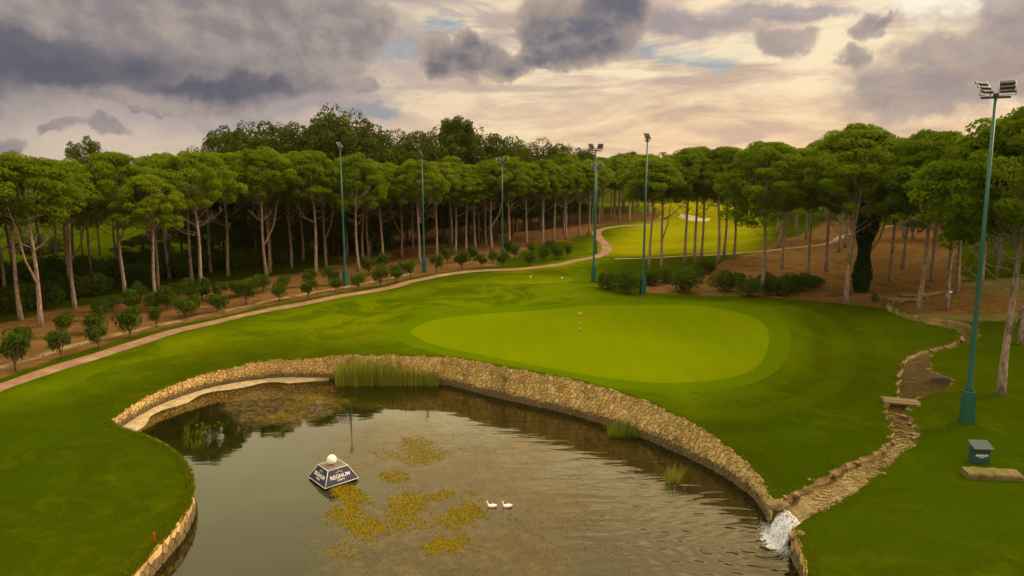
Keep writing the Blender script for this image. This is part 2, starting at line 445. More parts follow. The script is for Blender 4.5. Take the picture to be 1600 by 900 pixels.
mark(fringe, 1); mark(green, 2); mark(green2, 8); mark(pathA, 3); mark(pathB, 4); mark(bunker, 5); mark(pond, 6); mark(stream, 7, [0, 1, 3, 4])
TZ = Z(TV[:, 0], TV[:, 1])
nv = (np.abs(TV[:, 0]) < 260) & (TV[:, 1] < 330)
def soft(poly, w):
    out = np.zeros(len(TV)); x, y = TV[nv, 0], TV[nv, 1]
    d = dist_line(poly, x, y, True); d = np.where(inside(poly, x, y), d, -d)
    out[nv] = np.clip(.5 + d / (2 * w), 0, 1); return out
cut = None
soil = np.maximum(soft(soilL, 1.0), soft(soilR, 1.2))
dry = soft(dryR, 3.0)
fr_d = np.full(len(TV), 50.); fr_d[nv] = dist_line(fringe, TV[nv, 0], TV[nv, 1], True)
pd_ = np.full(len(TV), 50.); pd_[nv] = dist_line(pond, TV[nv, 0], TV[nv, 1], True)
matv = np.zeros(len(TV)); wz_ = lambda a, b: on_plane(a, b, WZ)
for (px, py, rx, ry) in ((600, 700, 120, 55), (700, 760, 150, 80), (620, 850, 150, 90), (800, 870, 130, 60), (790, 715, 110, 34), (860, 790, 90, 40), (450, 640, 100, 30), (400, 628, 60, 22)):
    c0 = wz_(px, py); ex = wz_(px + rx, py)[0] - c0[0]; ey = wz_(px, py - ry)[1] - c0[1]
    matv = np.maximum(matv, np.clip(1.15 - ((TV[:, 0] - c0[0]) / ex) ** 2 - ((TV[:, 1] - c0[1]) / ey) ** 2, 0, 1))
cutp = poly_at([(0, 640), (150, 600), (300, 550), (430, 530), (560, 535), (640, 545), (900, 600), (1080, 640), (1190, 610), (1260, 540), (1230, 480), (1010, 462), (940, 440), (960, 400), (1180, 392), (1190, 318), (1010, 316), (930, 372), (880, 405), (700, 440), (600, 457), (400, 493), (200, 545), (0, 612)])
cut = np.zeros(len(TV))
track = np.full(len(TV), 50.)
trk = poly_at([(0, 575), (120, 538), (230, 512), (330, 490), (420, 470), (520, 452), (620, 432), (740, 408)])
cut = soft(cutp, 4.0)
farfw_sunlit = soft(poly_at([(950, 398), (940, 385), (985, 360), (1012, 318), (1195, 316), (1188, 390), (1100, 396), (1020, 400)]), 3.0)
track[nv] = dist_line(trk, TV[nv, 0], TV[nv, 1])

def sub_mesh(name, ks, zfun=None, extra=True):
    m = np.isin(reg, ks); f = TF[m]; used = np.unique(f); remap = -np.ones(len(TV), int); remap[used] = np.arange(len(used))
    z = TZ[used] if zfun is None else zfun(used)
    V = np.column_stack([TV[used], z])
    at_ = {'soil': soil[used], 'dry': dry[used], 'edge': fr_d[used], 'shore': pd_[used], 'track': track[used], 'cut': cut[used], 'far': farfw_sunlit[used], 'mat': matv[used]} if extra else None
    return mesh_np(name, V, remap[f], at_, smooth=True)

# ------------------------------------------------------------------ materials: ground
def grass_mat():
    m, t, out = material('mown_grass'); p = t.pos()
    big = t.noise(p, .045, 3, .5, .6); mid = t.noise(p, .35, 4, .6); fine = t.noise(p, 7.0, 4, .7); vf = t.noise(p, 26.0, 2, .6)
    ct = t.attr('cut')
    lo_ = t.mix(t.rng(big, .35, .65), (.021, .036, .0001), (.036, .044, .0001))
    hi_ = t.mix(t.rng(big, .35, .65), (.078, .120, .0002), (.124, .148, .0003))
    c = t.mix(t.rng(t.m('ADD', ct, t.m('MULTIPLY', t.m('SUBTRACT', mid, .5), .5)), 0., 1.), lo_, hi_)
    c = t.mix(t.rng(t.noise(p, .5, 6, .72, .4), .44, .74, 0, .42), c, (.112, .112, .0006))
    c = t.mix(t.rng(t.noise(p, .16, 6, .68, 1.), .44, .60, 0, .7), c, (.026, .048, .0002))
    c = t.mix(t.rng(fine, .35, .7, 0, .75), c, (.034, .056, .0002))
    c = t.mix(t.rng(vf, .55, .78, 0, .35), c, (.13, .14, .004))
    c = t.mix(t.attr('far'), c, t.mix(t.rng(mid, .3, .7), (.20, .19, .002), (.15, .155, .001)))  # sunlight on the far fairway, put into its turf colour
    # mowing passes following the green
    e = t.attr('edge'); s = t.m('SINE', t.m('MULTIPLY', e, 1.9))
    c = t.mix(t.m('MULTIPLY', t.rng(s, -.7, .7), t.rng(e, 12, 1, 0, .2)), c, (.082, .120, .0003))
    # stems: dry, trodden
    dr = t.attr('dry'); dn = t.m('ADD', dr, t.m('MULTIPLY', t.m('SUBTRACT', t.noise(p, .5, 5, .65), .5), .9))
    c = t.mix(t.m('MULTIPLY', t.rng(dn, .4, .75), .7), c, (.16, .13, .05))
    sh = t.attr('shore'); c = t.mix(t.m('MULTIPLY', t.rng(t.m('ADD', sh, t.m('MULTIPLY', mid, 1.2)), 1.0, .5), .3), c, (.045, .055, .003))
    # earth of the orchard and the wood
    so = t.attr('soil'); sn = t.m('ADD', so, t.m('MULTIPLY', t.m('SUBTRACT', t.noise(p, .8, 6, .7), .5), .8))
    s1 = t.noise(p, .6, 5, .6); s2 = t.noise(p, 5., 4, .7)
    sc = t.mix(t.rng(s1, .3, .7), (.105, .055, .018), (.175, .098, .034))
    sc = t.mix(t.rng(s2, .4, .75, 0, .6), sc, (.085, .045, .018))
    sc = t.mix(t.rng(t.noise(p, 1.4, 4, .6, .5), .58, .75, 0, .6), sc, (.062, .072, .012))
    tr = t.attr('track'); sc = t.mix(t.rng(t.m('ADD', tr, t.m('MULTIPLY', s1, .6)), 1.1, .5, 0, .75), sc, (.33, .24, .14))
    k = t.rng(sn, .38, .62)
    c = t.mix(k, c, sc)
    h = t.m('ADD', t.m('MULTIPLY', fine, .6), t.m('MULTIPLY', vf, .4))
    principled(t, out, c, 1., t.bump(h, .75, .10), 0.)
    return m
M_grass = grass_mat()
def turf(name, a, b, stripes=True):
    m, t, out = material(name); p = t.pos()
    big = t.noise(p, .09, 3, .5); fine = t.noise(p, 9, 4, .7)
    c = t.mix(t.rng(big, .35, .65), a, b)
    c = t.mix(t.rng(fine, .4, .75, 0, .3), c, tuple(v * .7 for v in a))
    if stripes:
        w = t.new('ShaderNodeTexWave'); w.inputs['Scale'].default_value = .16; w.inputs['Distortion'].default_value = 1.2; w.inputs['Detail'].default_value = 2
        t.l.new(t.v('MULTIPLY', p, (.8, .5, 0)), w.inputs['Vector'])
        c = t.mix(t.rng(w.outputs[1], .2, .8, 0, .18), c, tuple(v * .86 for v in a))
    principled(t, out, c, 1., t.bump(fine, .3, .04), 0.); return m
M_green = turf('putting_turf', (.100, .138, .0001), (.118, .150, .0001))
M_fringe = turf('fringe_turf', (.060, .098, .0001), (.074, .110, .0001), False)
def path_mat(name, a, b, c_):
    m, t, out = material(name); p = t.pos()
    n = t.noise(p, 1.3, 5, .65); f = t.noise(p, 18, 3, .6)
    c = t.mix(t.rng(n, .35, .65), a, b); c = t.mix(t.rng(t.noise(p, .35, 4, .6), .52, .7, 0, .7), c, c_)
    c = t.mix(t.rng(f, .5, .8, 0, .3), c, tuple(v * .6 for v in a))
    principled(t, out, c, .9, t.bump(f, .3, .02), .2); return m
M_pathA = path_mat('worn_red_path', (.19, .095, .060), (.25, .14, .09), (.33, .23, .14))
M_pathB = path_mat('pale_path', (.24, .16, .09), (.32, .22, .13), (.25, .15, .09))
M_sand = path_mat('bunker_sand', (.36, .30, .22), (.44, .37, .28), (.32, .26, .18))
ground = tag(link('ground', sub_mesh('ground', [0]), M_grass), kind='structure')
tag(link('fringe', sub_mesh('fringe', [1]), M_fringe), kind='structure')
tag(link('putting_green', sub_mesh('putting_green', [2]), M_green), kind='structure')
M_tee = turf('tee_turf', (.088, .112, .0004), (.110, .130, .0005))
tag(link('tee_ground', sub_mesh('tee_ground', [8]), M_tee), kind='structure')
tag(link('path', sub_mesh('path', [3]), M_pathA), kind='structure')
tag(link('woodland_path', sub_mesh('woodland_path', [4]), M_pathB), kind='structure')
tag(link('sand_bunker', sub_mesh('sand_bunker', [5], lambda u: TZ[u] - .1), M_sand), kind='structure')

# pond bed
shore_d = pd_
def bedz(u): return WZ - .12 - 1.1 * np.clip(shore_d[u] / 6, 0, 1) ** .8
m, t, out = material('pond_mud'); p = t.pos()
n = t.noise(p, .22, 5, .6, .8); f = t.noise(p, 2.6, 5, .7)
c = t.mix(t.rng(n, .38, .62), (.040, .042, .010), (.080, .058, .025))
c = t.mix(t.rng(f, .45, .75, 0, .6), c, (.06, .05, .02))
principled(t, out, c, .9, t.bump(f, .5, .1), .1); M_mud = m
tag(link('pond_bed', sub_mesh('pond_bed', [6], bedz), M_mud), kind='structure')

# water surface
def water_mat(name, ripple, tint, boost=1.0, pond_=True):
    m, t, out = material(name); p = t.pos()
    if pond_:
        # ripples run in from the waterfall and the breeze on the right, the left stays calm
        s_ = t.new('ShaderNodeSeparateXYZ'); t.l.new(p, s_.inputs[0])
        amt = t.rng(t.m('ADD', s_.outputs[0], t.m('MULTIPLY', s_.outputs[1], .12)), -4., 13., .05, 1.0)
        amt = t.m('MULTIPLY', amt, t.rng(t.noise(p, .09, 2), .3, .65, .35, 1.15))
        rp = t.new('ShaderNodeMapping'); rp.inputs['Rotation'].default_value = (0, 0, R(-14)); rp.inputs['Scale'].default_value = (.36, 1.5, 1)
        t.l.new(p, rp.inputs[0])
        h1 = t.noise(rp.outputs[0], 1.05, 1.5, .45, .5); h2 = t.noise(rp.outputs[0], 3.6, 2, .5, .4)
        wn = t.v('DISTANCE', p, (11.6, 28.5, WZ)); ring_ = t.m('SINE', t.m('MULTIPLY', t.m('ADD', wn, t.m('MULTIPLY', h1, 1.5)), 7.0))
        h = t.m('ADD', t.m('MULTIPLY', h1, 1.0), t.m('MULTIPLY', h2, .14))
        h = t.m('ADD', h, t.m('MULTIPLY', ring_, t.rng(wn, 9, 1, 0, .35)))
        h = t.m('MULTIPLY', h, amt)
        nrm = t.bump(h, ripple, .16)
    else:
        h = t.m('ADD', t.noise(p, 1.9, 2, .5, 1.6), t.m('MULTIPLY', t.noise(p, 5., 1, .5), .2)); nrm = t.bump(h, ripple, .14)
    tr = t.new('ShaderNodeBsdfTransparent'); t.put(tr.inputs[0], tint)
    gl = t.new('ShaderNodeBsdfGlossy'); gl.inputs['Roughness'].default_value = .03; t.put(gl.inputs['Color'], (1., .92, .68) if pond_ else (.95, .78, .46)); t.l.new(nrm, gl.inputs['Normal'])
    fr = t.new('ShaderNodeFresnel'); fr.inputs[0].default_value = 1.33; t.l.new(nrm, fr.inputs['Normal'])
    df = t.new('ShaderNodeBsdfDiffuse'); t.put(df.inputs[0], (.018, .018, .003) if pond_ else (.13, .09, .032))
    mx0 = t.new('ShaderNodeMixShader'); mx0.inputs[0].default_value = .38 if pond_ else .45      # silt in the water
    t.l.new(tr.outputs[0], mx0.inputs[1]); t.l.new(df.outputs[0], mx0.inputs[2])
    frs = t.m('MULTIPLY', fr.outputs[0], boost, clamp=True)
    mx = t.new('ShaderNodeMixShader')
    if pond_:      # a fine carpet of drowned weed breaks the surface in the middle of the pond
        mk = t.m('ADD', t.attr('mat'), t.m('MULTIPLY', t.m('SUBTRACT', t.noise(p, .55, 6, .68, .8), .5), 1.5))
        mk = t.m('MULTIPLY', t.rng(mk, .34, .80), t.rng(t.noise(p, 2.6, 6, .66), .32, .66, .08, .55))
        dm = t.new('ShaderNodeBsdfDiffuse'); t.put(dm.inputs[0], t.mix(t.rng(t.noise(p, 1.3, 4, .6), .35, .65), (.10, .070, .026), (.165, .110, .050)))
        mm = t.new('ShaderNodeMixShader'); t.l.new(mk, mm.inputs[0])
    t.l.new(frs, mx.inputs[0])
    t.l.new(mx0.outputs[0], mx.inputs[1]); t.l.new(gl.outputs[0], mx.inputs[2]); 
    if pond_: t.l.new(mx.outputs[0], mm.inputs[1]); t.l.new(dm.outputs[0], mm.inputs[2]); t.l.new(mm.outputs[0], out.inputs[0])
    else: t.l.new(mx.outputs[0], out.inputs[0])
    return m
M_water = water_mat('pond_water', .34, (.30, .32, .12), 1.75)
M_swater = water_mat('stream_water', .35, (.7, .62, .38), 2.6, False)
tag(link('pond_water', sub_mesh('pond_water', [6], lambda u: np.full(len(u), WZ)), M_water), kind='structure')

# ------------------------------------------------------------------ stream: bed, banks and water
def runz(i, n):   # water level along the stream
    return None
cl = (sL + sR) / 2
gz = np.minimum(Z(sL[:, 0], sL[:, 1]), Z(sR[:, 0], sR[:, 1]))
swz = gz - .15
for k in range(len(swz) - 2, -1, -1): swz[k] = min(swz[k], swz[k + 1])
swz[:3] = np.minimum(swz[:3], -1.66)
m, t, out = material('stream_rock'); p = t.pos()
vo = t.new('ShaderNodeTexVoronoi'); vo.inputs['Scale'].default_value = 2.2; t.l.new(p, vo.inputs['Vector'])
c = t.mix(t.rng(t.noise(p, 1.2, 5, .6), .35, .65), (.21, .145, .065), (.32, .225, .11))
c = t.mix(t.rng(vo.outputs[0], .2, .75, 0, .55), c, (.12, .075, .03))
principled(t, out, c, .75, t.bump(t.m('ADD', vo.outputs[0], t.noise(p, 6, 4)), .8, .12), .3); M_srock = m
NC = 9; V = []; Fq = []
for i in range(len(sL)):
    for j in range(NC):
        s = j / (NC - 1); q = sL[i] * (1 - s) + sR[i] * s
        edge_ = abs(2 * s - 1)
        z = swz[i] - .24 - .10 * (1 - edge_) + .13 * math.sin(q[0] * 3.1 + q[1]) * math.sin(q[1] * 2.3) + rng.uniform(-.05, .05)
        if j in (0, NC - 1): z = Z1(*q) - .004; 
        if j in (1, NC - 2): q = (sL[i] * .975 + sR[i] * .025) if j == 1 else (sL[i] * .025 + sR[i] * .975); z = swz[i] + .04
        V.append((q[0], q[1], z))
for i in range(len(sL) - 1):
    for j in range(NC - 1): a = i * NC + j; Fq.append((a, a + 1, a + NC + 1, a + NC))
# step under the lip of the fall
tag(link('stream_bed', mesh_np('stream_bed', V, Fq, smooth=True), M_srock), kind='structure')
V = []; Fq = []
for i in range(len(sL)):
    for j in range(5):
        s = .012 + .976 * j / 4; q = sL[i] * (1 - s) + sR[i] * s; V.append((q[0], q[1], swz[i]))
for i in range(len(sL) - 1):
    for j in range(4): a = i * 5 + j; Fq.append((a, a + 1, a + 6, a + 5))
tag(link('stream_water', mesh_np('stream_water', V, Fq, smooth=True), M_swater), kind='structure')

# ------------------------------------------------------------------ stone walls
def stone_mat(name, a, b, c3, wet):
    m, t, out = material(name); tn = t.attr('tint'); hh = t.attr('h'); p = t.pos()
    c = t.ramp(tn, [(0, a), (.5, b), (1, c3)])
    c = t.mix(t.rng(t.noise(p, 3.5, 5, .65), .4, .75, 0, .5), c, tuple(v * .55 for v in b))
    c = t.mix(t.rng(t.noise(t.v('MULTIPLY', p, (1, 1, .3)), .7, 5, .65), .46, .66, 0, .35), c, (.19, .12, .05))
    c = t.mix(t.rng(t.noise(p, 1.7, 5, .7), .56, .70, 0, .6), c, (.10, .10, .025))
    c = t.mix(t.rng(t.m('ADD', hh, t.m('MULTIPLY', t.noise(p, .8, 4), .5)), 1.05, .6, 0, .92), c, wet)
    principled(t, out, c, .85, t.bump(t.noise(p, 9, 5, .7), .6, .03), .25); return m
M_stone = stone_mat('tan_rubble_stone', (.42, .255, .085), (.56, .37, .135), (.66, .47, .20), (.085, .062, .030))
m, t, out = material('wall_mortar'); p = t.pos()
principled(t, out, t.mix(t.rng(t.noise(p, 4, 4), .4, .7), (.09, .055, .022), (.05, .035, .015)), .95, None, .1); M_mortar = m

def clip_poly(poly, nx, ny, d):
    outp = []; n = len(poly)
    for i in range(n):
        a = poly[i]; b = poly[(i + 1) % n]; da = a[0] * nx + a[1] * ny - d; db = b[0] * nx + b[1] * ny - d
        if da <= 0: outp.append(a)
        if (da < 0) != (db < 0) and da != db:
            k = da / (da - db); outp.append((a[0] + (b[0] - a[0]) * k, a[1] + (b[1] - a[1]) * k))
    return outp

def stone_wall(name, line, side, cw, ch, label, batter=.12, bottom=WZ - .5, cat='stone wall', topoff=-.03, seed=1):
    rg = np.random.default_rng(seed); line = np.asarray(line)
    seg = np.linalg.norm(np.diff(line, axis=0), axis=1); S = np.concatenate([[0], np.cumsum(seg)]); L = S[-1]
    d = np.gradient(line, axis=0); d /= np.linalg.norm(d, axis=1)[:, None]; nr = np.stack([-d[:, 1], d[:, 0]], 1) * side
    top = Z(line[:, 0], line[:, 1]) + topoff
    def P3(s, h, o):    # h measured up from `bottom`
        x = np.interp(s, S, line[:, 0]); y = np.interp(s, S, line[:, 1]); nx = np.interp(s, S, nr[:, 0]); ny = np.interp(s, S, nr[:, 1]); tz = np.interp(s, S, top)
        z = bottom + h; k = o + batter * (tz - z) / 2.4
        return (x + nx * k, y + ny * k, z)
    root = empty(name, (float(line[len(line)//2][0]), float(line[len(line)//2][1]), float(bottom)), 0, label, cat)
    inv = Vector(root.location)
    hmax = top.max() - bottom
    ni = int(L / cw); nj = int(hmax / ch) + 2
    seeds = {}
    for i in range(-2, ni + 3):
        for j in range(-2, nj + 2):
            seeds[i, j] = ((i + .5 + rg.uniform(-.47, .47) + .5 * (j % 2)) * cw, (j + .5 + rg.uniform(-.42, .42)) * ch)
    verts = []; faces = []; tint = []; hh = []
    for i in range(0, ni + 1):
        for j in range(0, nj):
            s0, h0 = seeds[i, j]
            poly = [(s0 - cw * 1.5, h0 - ch * 1.5), (s0 + cw * 1.5, h0 - ch * 1.5), (s0 + cw * 1.5, h0 + ch * 1.5), (s0 - cw * 1.5, h0 + ch * 1.5)]
            for di in (-2, -1, 0, 1, 2):
                for dj in (-2, -1, 0, 1, 2):
                    if (di or dj) and (i + di, j + dj) in seeds:
                        s1, h1 = seeds[i + di, j + dj]; nx, ny = s1 - s0, h1 - h0
                        dd = (nx * (s0 + s1) + ny * (h0 + h1)) / 2; ln = math.hypot(nx, ny)
                        poly = clip_poly(poly, nx / ln, ny / ln, dd / ln - .016)
                        if len(poly) < 3: break
                if len(poly) < 3: break
            if len(poly) < 3: continue
            tzz = float(np.interp(s0, S, top)) - bottom + rg.uniform(-.02, .1)
            poly = clip_poly(poly, 0, 1, tzz); poly = clip_poly(poly, -1, 0, 0) if len(poly) > 2 else poly; poly = clip_poly(poly, 1, 0, L) if len(poly) > 2 else poly
            if len(poly) < 3: continue
            cs = sum(q[0] for q in poly) / len(poly); chh = sum(q[1] for q in poly) / len(poly)
            pr = rg.uniform(.03, .085); tt = rg.uniform(0, 1); b = len(verts); n = len(poly)
            for k, (sh, off_) in enumerate(((1., 0.), (1.0, pr * .6), (.86, pr))):
                for q in poly:
                    verts.append(Vector(P3(cs + (q[0] - cs) * sh, chh + (q[1] - chh) * sh, off_)) - inv); tint.append(tt); hh.append(bottom + chh - WZ)
            for k in range(2):
                for a in range(n):
                    c_ = (a + 1) % n; faces.append((b + k * n + a, b + k * n + c_, b + (k + 1) * n + c_, b + (k + 1) * n + a))
            faces.append(tuple(b + 2 * n + a for a in range(n)))
    me = bpy.data.meshes.new('stones'); me.from_pydata([tuple(v) for v in verts], [], faces)
    for an, av in (('tint', tint), ('h', hh)):
        a = me.attributes.new(an, 'FLOAT', 'POINT'); a.data.foreach_set('value', av)
    me.update(); link('stones', me, M_stone, root)
    mb = MB(); n = len(line); vs = []
    for i in range(n):
        tz = top[i] - bottom
        vs += [Vector(P3(S[i], 0, 0.01)) - inv, Vector(P3(S[i], tz, .01)) - inv, Vector(P3(S[i], tz, -.45)) - inv, Vector(P3(S[i], 0, -.45)) - inv]
    fs = []
    for i in range(n - 1):
        for k in range(4): fs.append((4 * i + k, 4 * i + (k + 1) % 4, 4 * i + 4 + (k + 1) % 4, 4 * i + 4 + k))
    fs += [(0, 1, 2, 3), (4 * n - 4, 4 * n - 3, 4 * n - 2, 4 * n - 1)]
    mb.add(vs, fs); mb.build('backing', M_mortar, root)
    return root, P3, S, top
farwall, FP3, FS, Ftop = stone_wall('retaining_wall', wallW, -1, .335, .245, 'long curved tan rubble stone wall holding up the lawn below the putting green', seed=3)
nearwall, *_ = stone_wall('retaining_wall', leftW, -1, .5, .36, 'short tan stone wall under the grass bank at the bottom left of the pond', seed=5)
rw = np.vstack([sR[:1] + np.array([[-.05, -.05]]), rightW, near_close[:1]])
rightwall, *_ = stone_wall('retaining_wall', smooth_poly(rw, .5), -1, .5, .36, 'low stone bank wall at bottom right beside the small waterfall', seed=8)

# pale shingle shelf at the foot of the far wall, left half
m, t, out = material('shore_shingle'); p = t.pos()
c = t.mix(t.rng(t.noise(p, 2.2, 5, .7), .35, .7), (.42, .33, .20), (.24, .18, .09)); c = t.mix(t.rng(t.noise(p, 12, 3), .5, .75, 0, .5), c, (.12, .09, .05))
principled(t, out, c, .9, t.bump(t.noise(p, 8, 4), .6, .05), .2); M_shingle = m
mS = [i for i in range(len(wallW)) if FS[i] < np.interp(520, [173, 560], [0, FS[min(range(len(wallW)), key=lambda k: abs(wallW[k][0] - at(560, 555)[0]))]])]
V = []; Fq = []
for i in mS:
    w = 1.25 * min(1, (len(mS) - i) / 6 + .15) * (.8 + .3 * math.sin(i * .9))
    for k, (o_, z_) in enumerate(((.0, .16), (.25, .14), (w * .7, .07), (w, -.05), (w + .4, -.25))):
        q = FP3(FS[i], 0, o_ + .1); V.append((q[0], q[1], WZ + z_ + (rng.uniform(-.02, .02))))
for i in range(len(mS) - 1):
    for k in range(4): a = i * 5 + k; Fq.append((a, a + 1, a + 6, a + 5))
tag(link('shingle_shore', mesh_np('shingle_shore', V, Fq, smooth=True), M_shingle), kind='structure')

# ------------------------------------------------------------------ foliage materials
def leaf_mat(name, dark, mid, light, trans=.25, var=.35):
    m, t, out = material(name)
    tn = t.attr('tint'); oi = t.new('ShaderNodeObjectInfo').outputs['Random']
    f = t.m('ADD', t.m('MULTIPLY', tn, 1 - var), t.m('MULTIPLY', oi, var))
    c = t.ramp(f, [(0., dark), (.5, mid), (1., light)])
    df = t.new('ShaderNodeBsdfDiffuse'); t.put(df.inputs[0], c)
    tl = t.new('ShaderNodeBsdfTranslucent'); t.put(tl.inputs[0], t.mix(.4, c, light))
    mx = t.new('ShaderNodeMixShader'); mx.inputs[0].default_value = trans
    t.l.new(df.outputs[0], mx.inputs[1]); t.l.new(tl.outputs[0], mx.inputs[2]); t.l.new(mx.outputs[0], out.inputs[0])
    return m
M_pine = leaf_mat('pine_needles', (.075, .120, .004), (.130, .185, .006), (.20, .25, .012), .45)
M_broad = leaf_mat('broad_leaves', (.040, .060, .007), (.068, .092, .009), (.10, .12, .012), .3)
M_citrus = leaf_mat('citrus_leaves', (.030, .055, .006), (.055, .088, .008), (.095, .13, .012), .3)
M_shrub = leaf_mat('shrub_leaves', (.13, .155, .006), (.19, .215, .009), (.25, .26, .016), .5)
M_ivy = leaf_mat('ivy_leaves', (.015, .030, .006), (.022, .042, .008), (.035, .06, .012), .1)
M_reed = leaf_mat('reed_blades', (.12, .15, .010), (.19, .22, .014), (.30, .29, .05), .4)
M_tuft = leaf_mat('grass_blades', (.06, .085, .001), (.10, .125, .002), (.15, .17, .004), .45)
def bark(name, a, b):
    m, t, out = material(name); p = t.obj()
    q = t.v('MULTIPLY', p, (5., 5., 1.3)); n = t.noise(q, 1.6, 5, .65, .4)
    vo = t.new('ShaderNodeTexVoronoi'); vo.inputs['Scale'].default_value = 1.5; t.l.new(q, vo.inputs['Vector'])
    c = t.mix(t.rng(n, .35, .65), a, b); c = t.mix(t.rng(vo.outputs[0], .25, .8, 0, .6), c, tuple(v * .35 for v in a))
    principled(t, out, c, .9, t.bump(t.m('ADD', n, vo.outputs[0]), .8, .06), .15); return m
M_bark = bark('pine_bark', (.24, .165, .125), (.42, .31, .24))
M_bark2 = bark('old_bark', (.10, .075, .05), (.17, .13, .09))

# ------------------------------------------------------------------ foliage geometry
def leaves(rg, C, Nn, size, jit=.6, aspect=.55, tint=None):
    """C centres (n,3), Nn outward normals, size (n,) -> kite shaped leaf sprays"""
    n = len(C); nm = Nn + rg.normal(0, jit, (n, 3)); nm /= np.linalg.norm(nm, axis=1)[:, None] + 1e-9
    a = np.cross(nm, rg.normal(0, 1, (n, 3))); a /= np.linalg.norm(a, axis=1)[:, None] + 1e-9
    b = np.cross(nm, a); s = size[:, None]
    k = rg.uniform(-.25, .25, (n, 1))
    v0 = C - a * s; v1 = C - b * s * aspect + a * s * k; v2 = C + a * s + nm * s * .25; v3 = C + b * s * aspect + a * s * k
    V = np.stack([v0, v1, v2, v3], 1).reshape(-1, 3); Fq = np.arange(4 * n).reshape(n, 4)
    return V, Fq, (np.repeat(tint, 4) if tint is not None else np.zeros(4 * n))

def clump_leaves(rg, cen, rad, per, size, flat=.7, lower=.35):
    """leaf sprays over the shells of ellipsoidal clumps"""
    n = len(cen); d = rg.normal(0, 1, (n * per, 3)); d /= np.linalg.norm(d, axis=1)[:, None]
    neg = d[:, 2] < -.1; flip = neg & (rg.random(len(d)) > lower); d[flip, 2] *= -1
    rr = rg.uniform(.72, 1.06, (n * per, 1)) ** .8
    ce = np.repeat(cen, per, 0); ra = np.repeat(rad, per)[:, None]
    C = ce + d * rr * ra * np.array([1, 1, flat])
    tint = np.repeat(rg.uniform(.15, .85, n), per) + rg.uniform(-.3, .3, n * per)
    return C, d, rg.uniform(.7, 1.3, n * per) * size, np.clip(tint, 0, 1)

def pine_mesh(seed, H, Rc, D, nclump, per, leaf, lowbr=8, fork=False, bare=1.0, lean=.3, low=0.0):
    rg = np.random.default_rng(seed); rnd = random.Random(seed)
    # clump centres over an umbrella
    c = []; r_ = []
    ph = rg.uniform(0, 6.28, 3)
    for k in range(nclump):
        u = (k + .5) / nclump; rr = math.sqrt(u) ; th = k * 2.39996 + rg.uniform(-.5, .5)
        lob = 1 + .14 * math.sin(2 * th + ph[0]) + .10 * math.sin(3 * th + ph[1]) + .07 * math.sin(5 * th + ph[2])
        q = rr * Rc * lob
        z = H - .9 - D * .75 * rr ** 2.2 + rg.uniform(-.5, .45)
        c.append((q * math.cos(th), q * math.sin(th), z)); r_.append(rg.uniform(.62, 1.08) * (1.0 - .1 * rr) * Rc / 4.5)
    for k in range(int(nclump * .45)):     # underside and drooping rim
        th = rg.uniform(0, 6.28); rr = rg.uniform(.45, 1.0)
        c.append((rr * Rc * .95 * math.cos(th), rr * Rc * .95 * math.sin(th), H - 1.2 - D * (.55 + .45 * rg.random()) - low * rg.random()))
        r_.append(rg.uniform(.5, .9) * Rc / 4.5)
    c = np.array(c); r_ = np.array(r_)
    C, d, s, tn = clump_leaves(rg, c, r_, per, leaf, .68, .45)
    V, Fq, tt = leaves(rg, C, d, s, .55, .5, tn)
    crown = mesh_np('pine_crown', V, Fq, {'tint': tt})
    mb = MB()
    bx, by = rg.uniform(-lean, lean), rg.uniform(-lean, lean); zb = H - D - .4
    def trunk(z): k = z / zb; return (bx * k * k + .12 * math.sin(k * 5 + seed), by * k * k + .1 * math.sin(k * 4 + seed * 2) - .1 * math.sin(seed * 2) * (1 - k), z)
    zs = np.linspace(-.3, zb, 9); r0 = .0132 * H
    rads = [r0 * (1.25 if i == 0 else 1.08 if i == 1 else 1 - .5 * i / 8) for i in range(9)]
    mb.tube([trunk(z) for z in zs], rads, 9)
    base = Vector(trunk(zb))
    tips = c[rg.choice(nclump, min(11, nclump), replace=False)]
    for tp in tips:
        tp = Vector(tp); st = Vector(trunk(zb - rnd.uniform(0, 2.4))); mid = st.lerp(tp, .5) + Vector((0, 0, -.5 + rnd.uniform(-.3, .3)))
        mb.tube([st, st.lerp(mid, .5) + Vector((0, 0, -.1)), mid, mid.lerp(tp, .6), tp], [r0 * .36, r0 * .3, r0 * .22, r0 * .15, r0 * .07], 6, False)
    mb.tube([base, base + Vector((.1, 0, D * .8))], [r0 * .5, r0 * .15], 7, False)
    for k in range(int(lowbr * bare)):      # bare dead side branches below the crown
        z = zb - rnd.uniform(.2, zb * .42); st = Vector(trunk(z)); th = rnd.uniform(0, 6.28); L = rnd.uniform(1.4, Rc * .85)
        up_ = rnd.uniform(.35, .9) * L; e = st + Vector((math.cos(th) * L, math.sin(th) * L, up_))
        md = st.lerp(e, .5) + Vector((rnd.uniform(-.2, .2), rnd.uniform(-.2, .2), -.12 * L))
        mb.tube([st, md, e], [.055, .04, .018], 4, False)
        for _ in range(3):
            k2 = rnd.uniform(.4, .9); s2 = md.lerp(e, k2); e2 = s2 + Vector((rnd.uniform(-.8, .8), rnd.uniform(-.8, .8), rnd.uniform(.2, .9)))
            mb.tube([s2, e2], [.022, .008], 3, False)
    if fork:
        th = rnd.uniform(0, 6.28); st = Vector(trunk(zb * .35)); e = Vector((math.cos(th) * Rc * .7, math.sin(th) * Rc * .7, H - D - .3))
        mb.tube([st, st.lerp(e, .35) + Vector((math.cos(th) * .5, math.sin(th) * .5, 0)), st.lerp(e, .7), e], [r0 * .55, r0 * .45, r0 * .32, r0 * .15], 7, False)
    return mb.mesh('pine_trunk'), crown

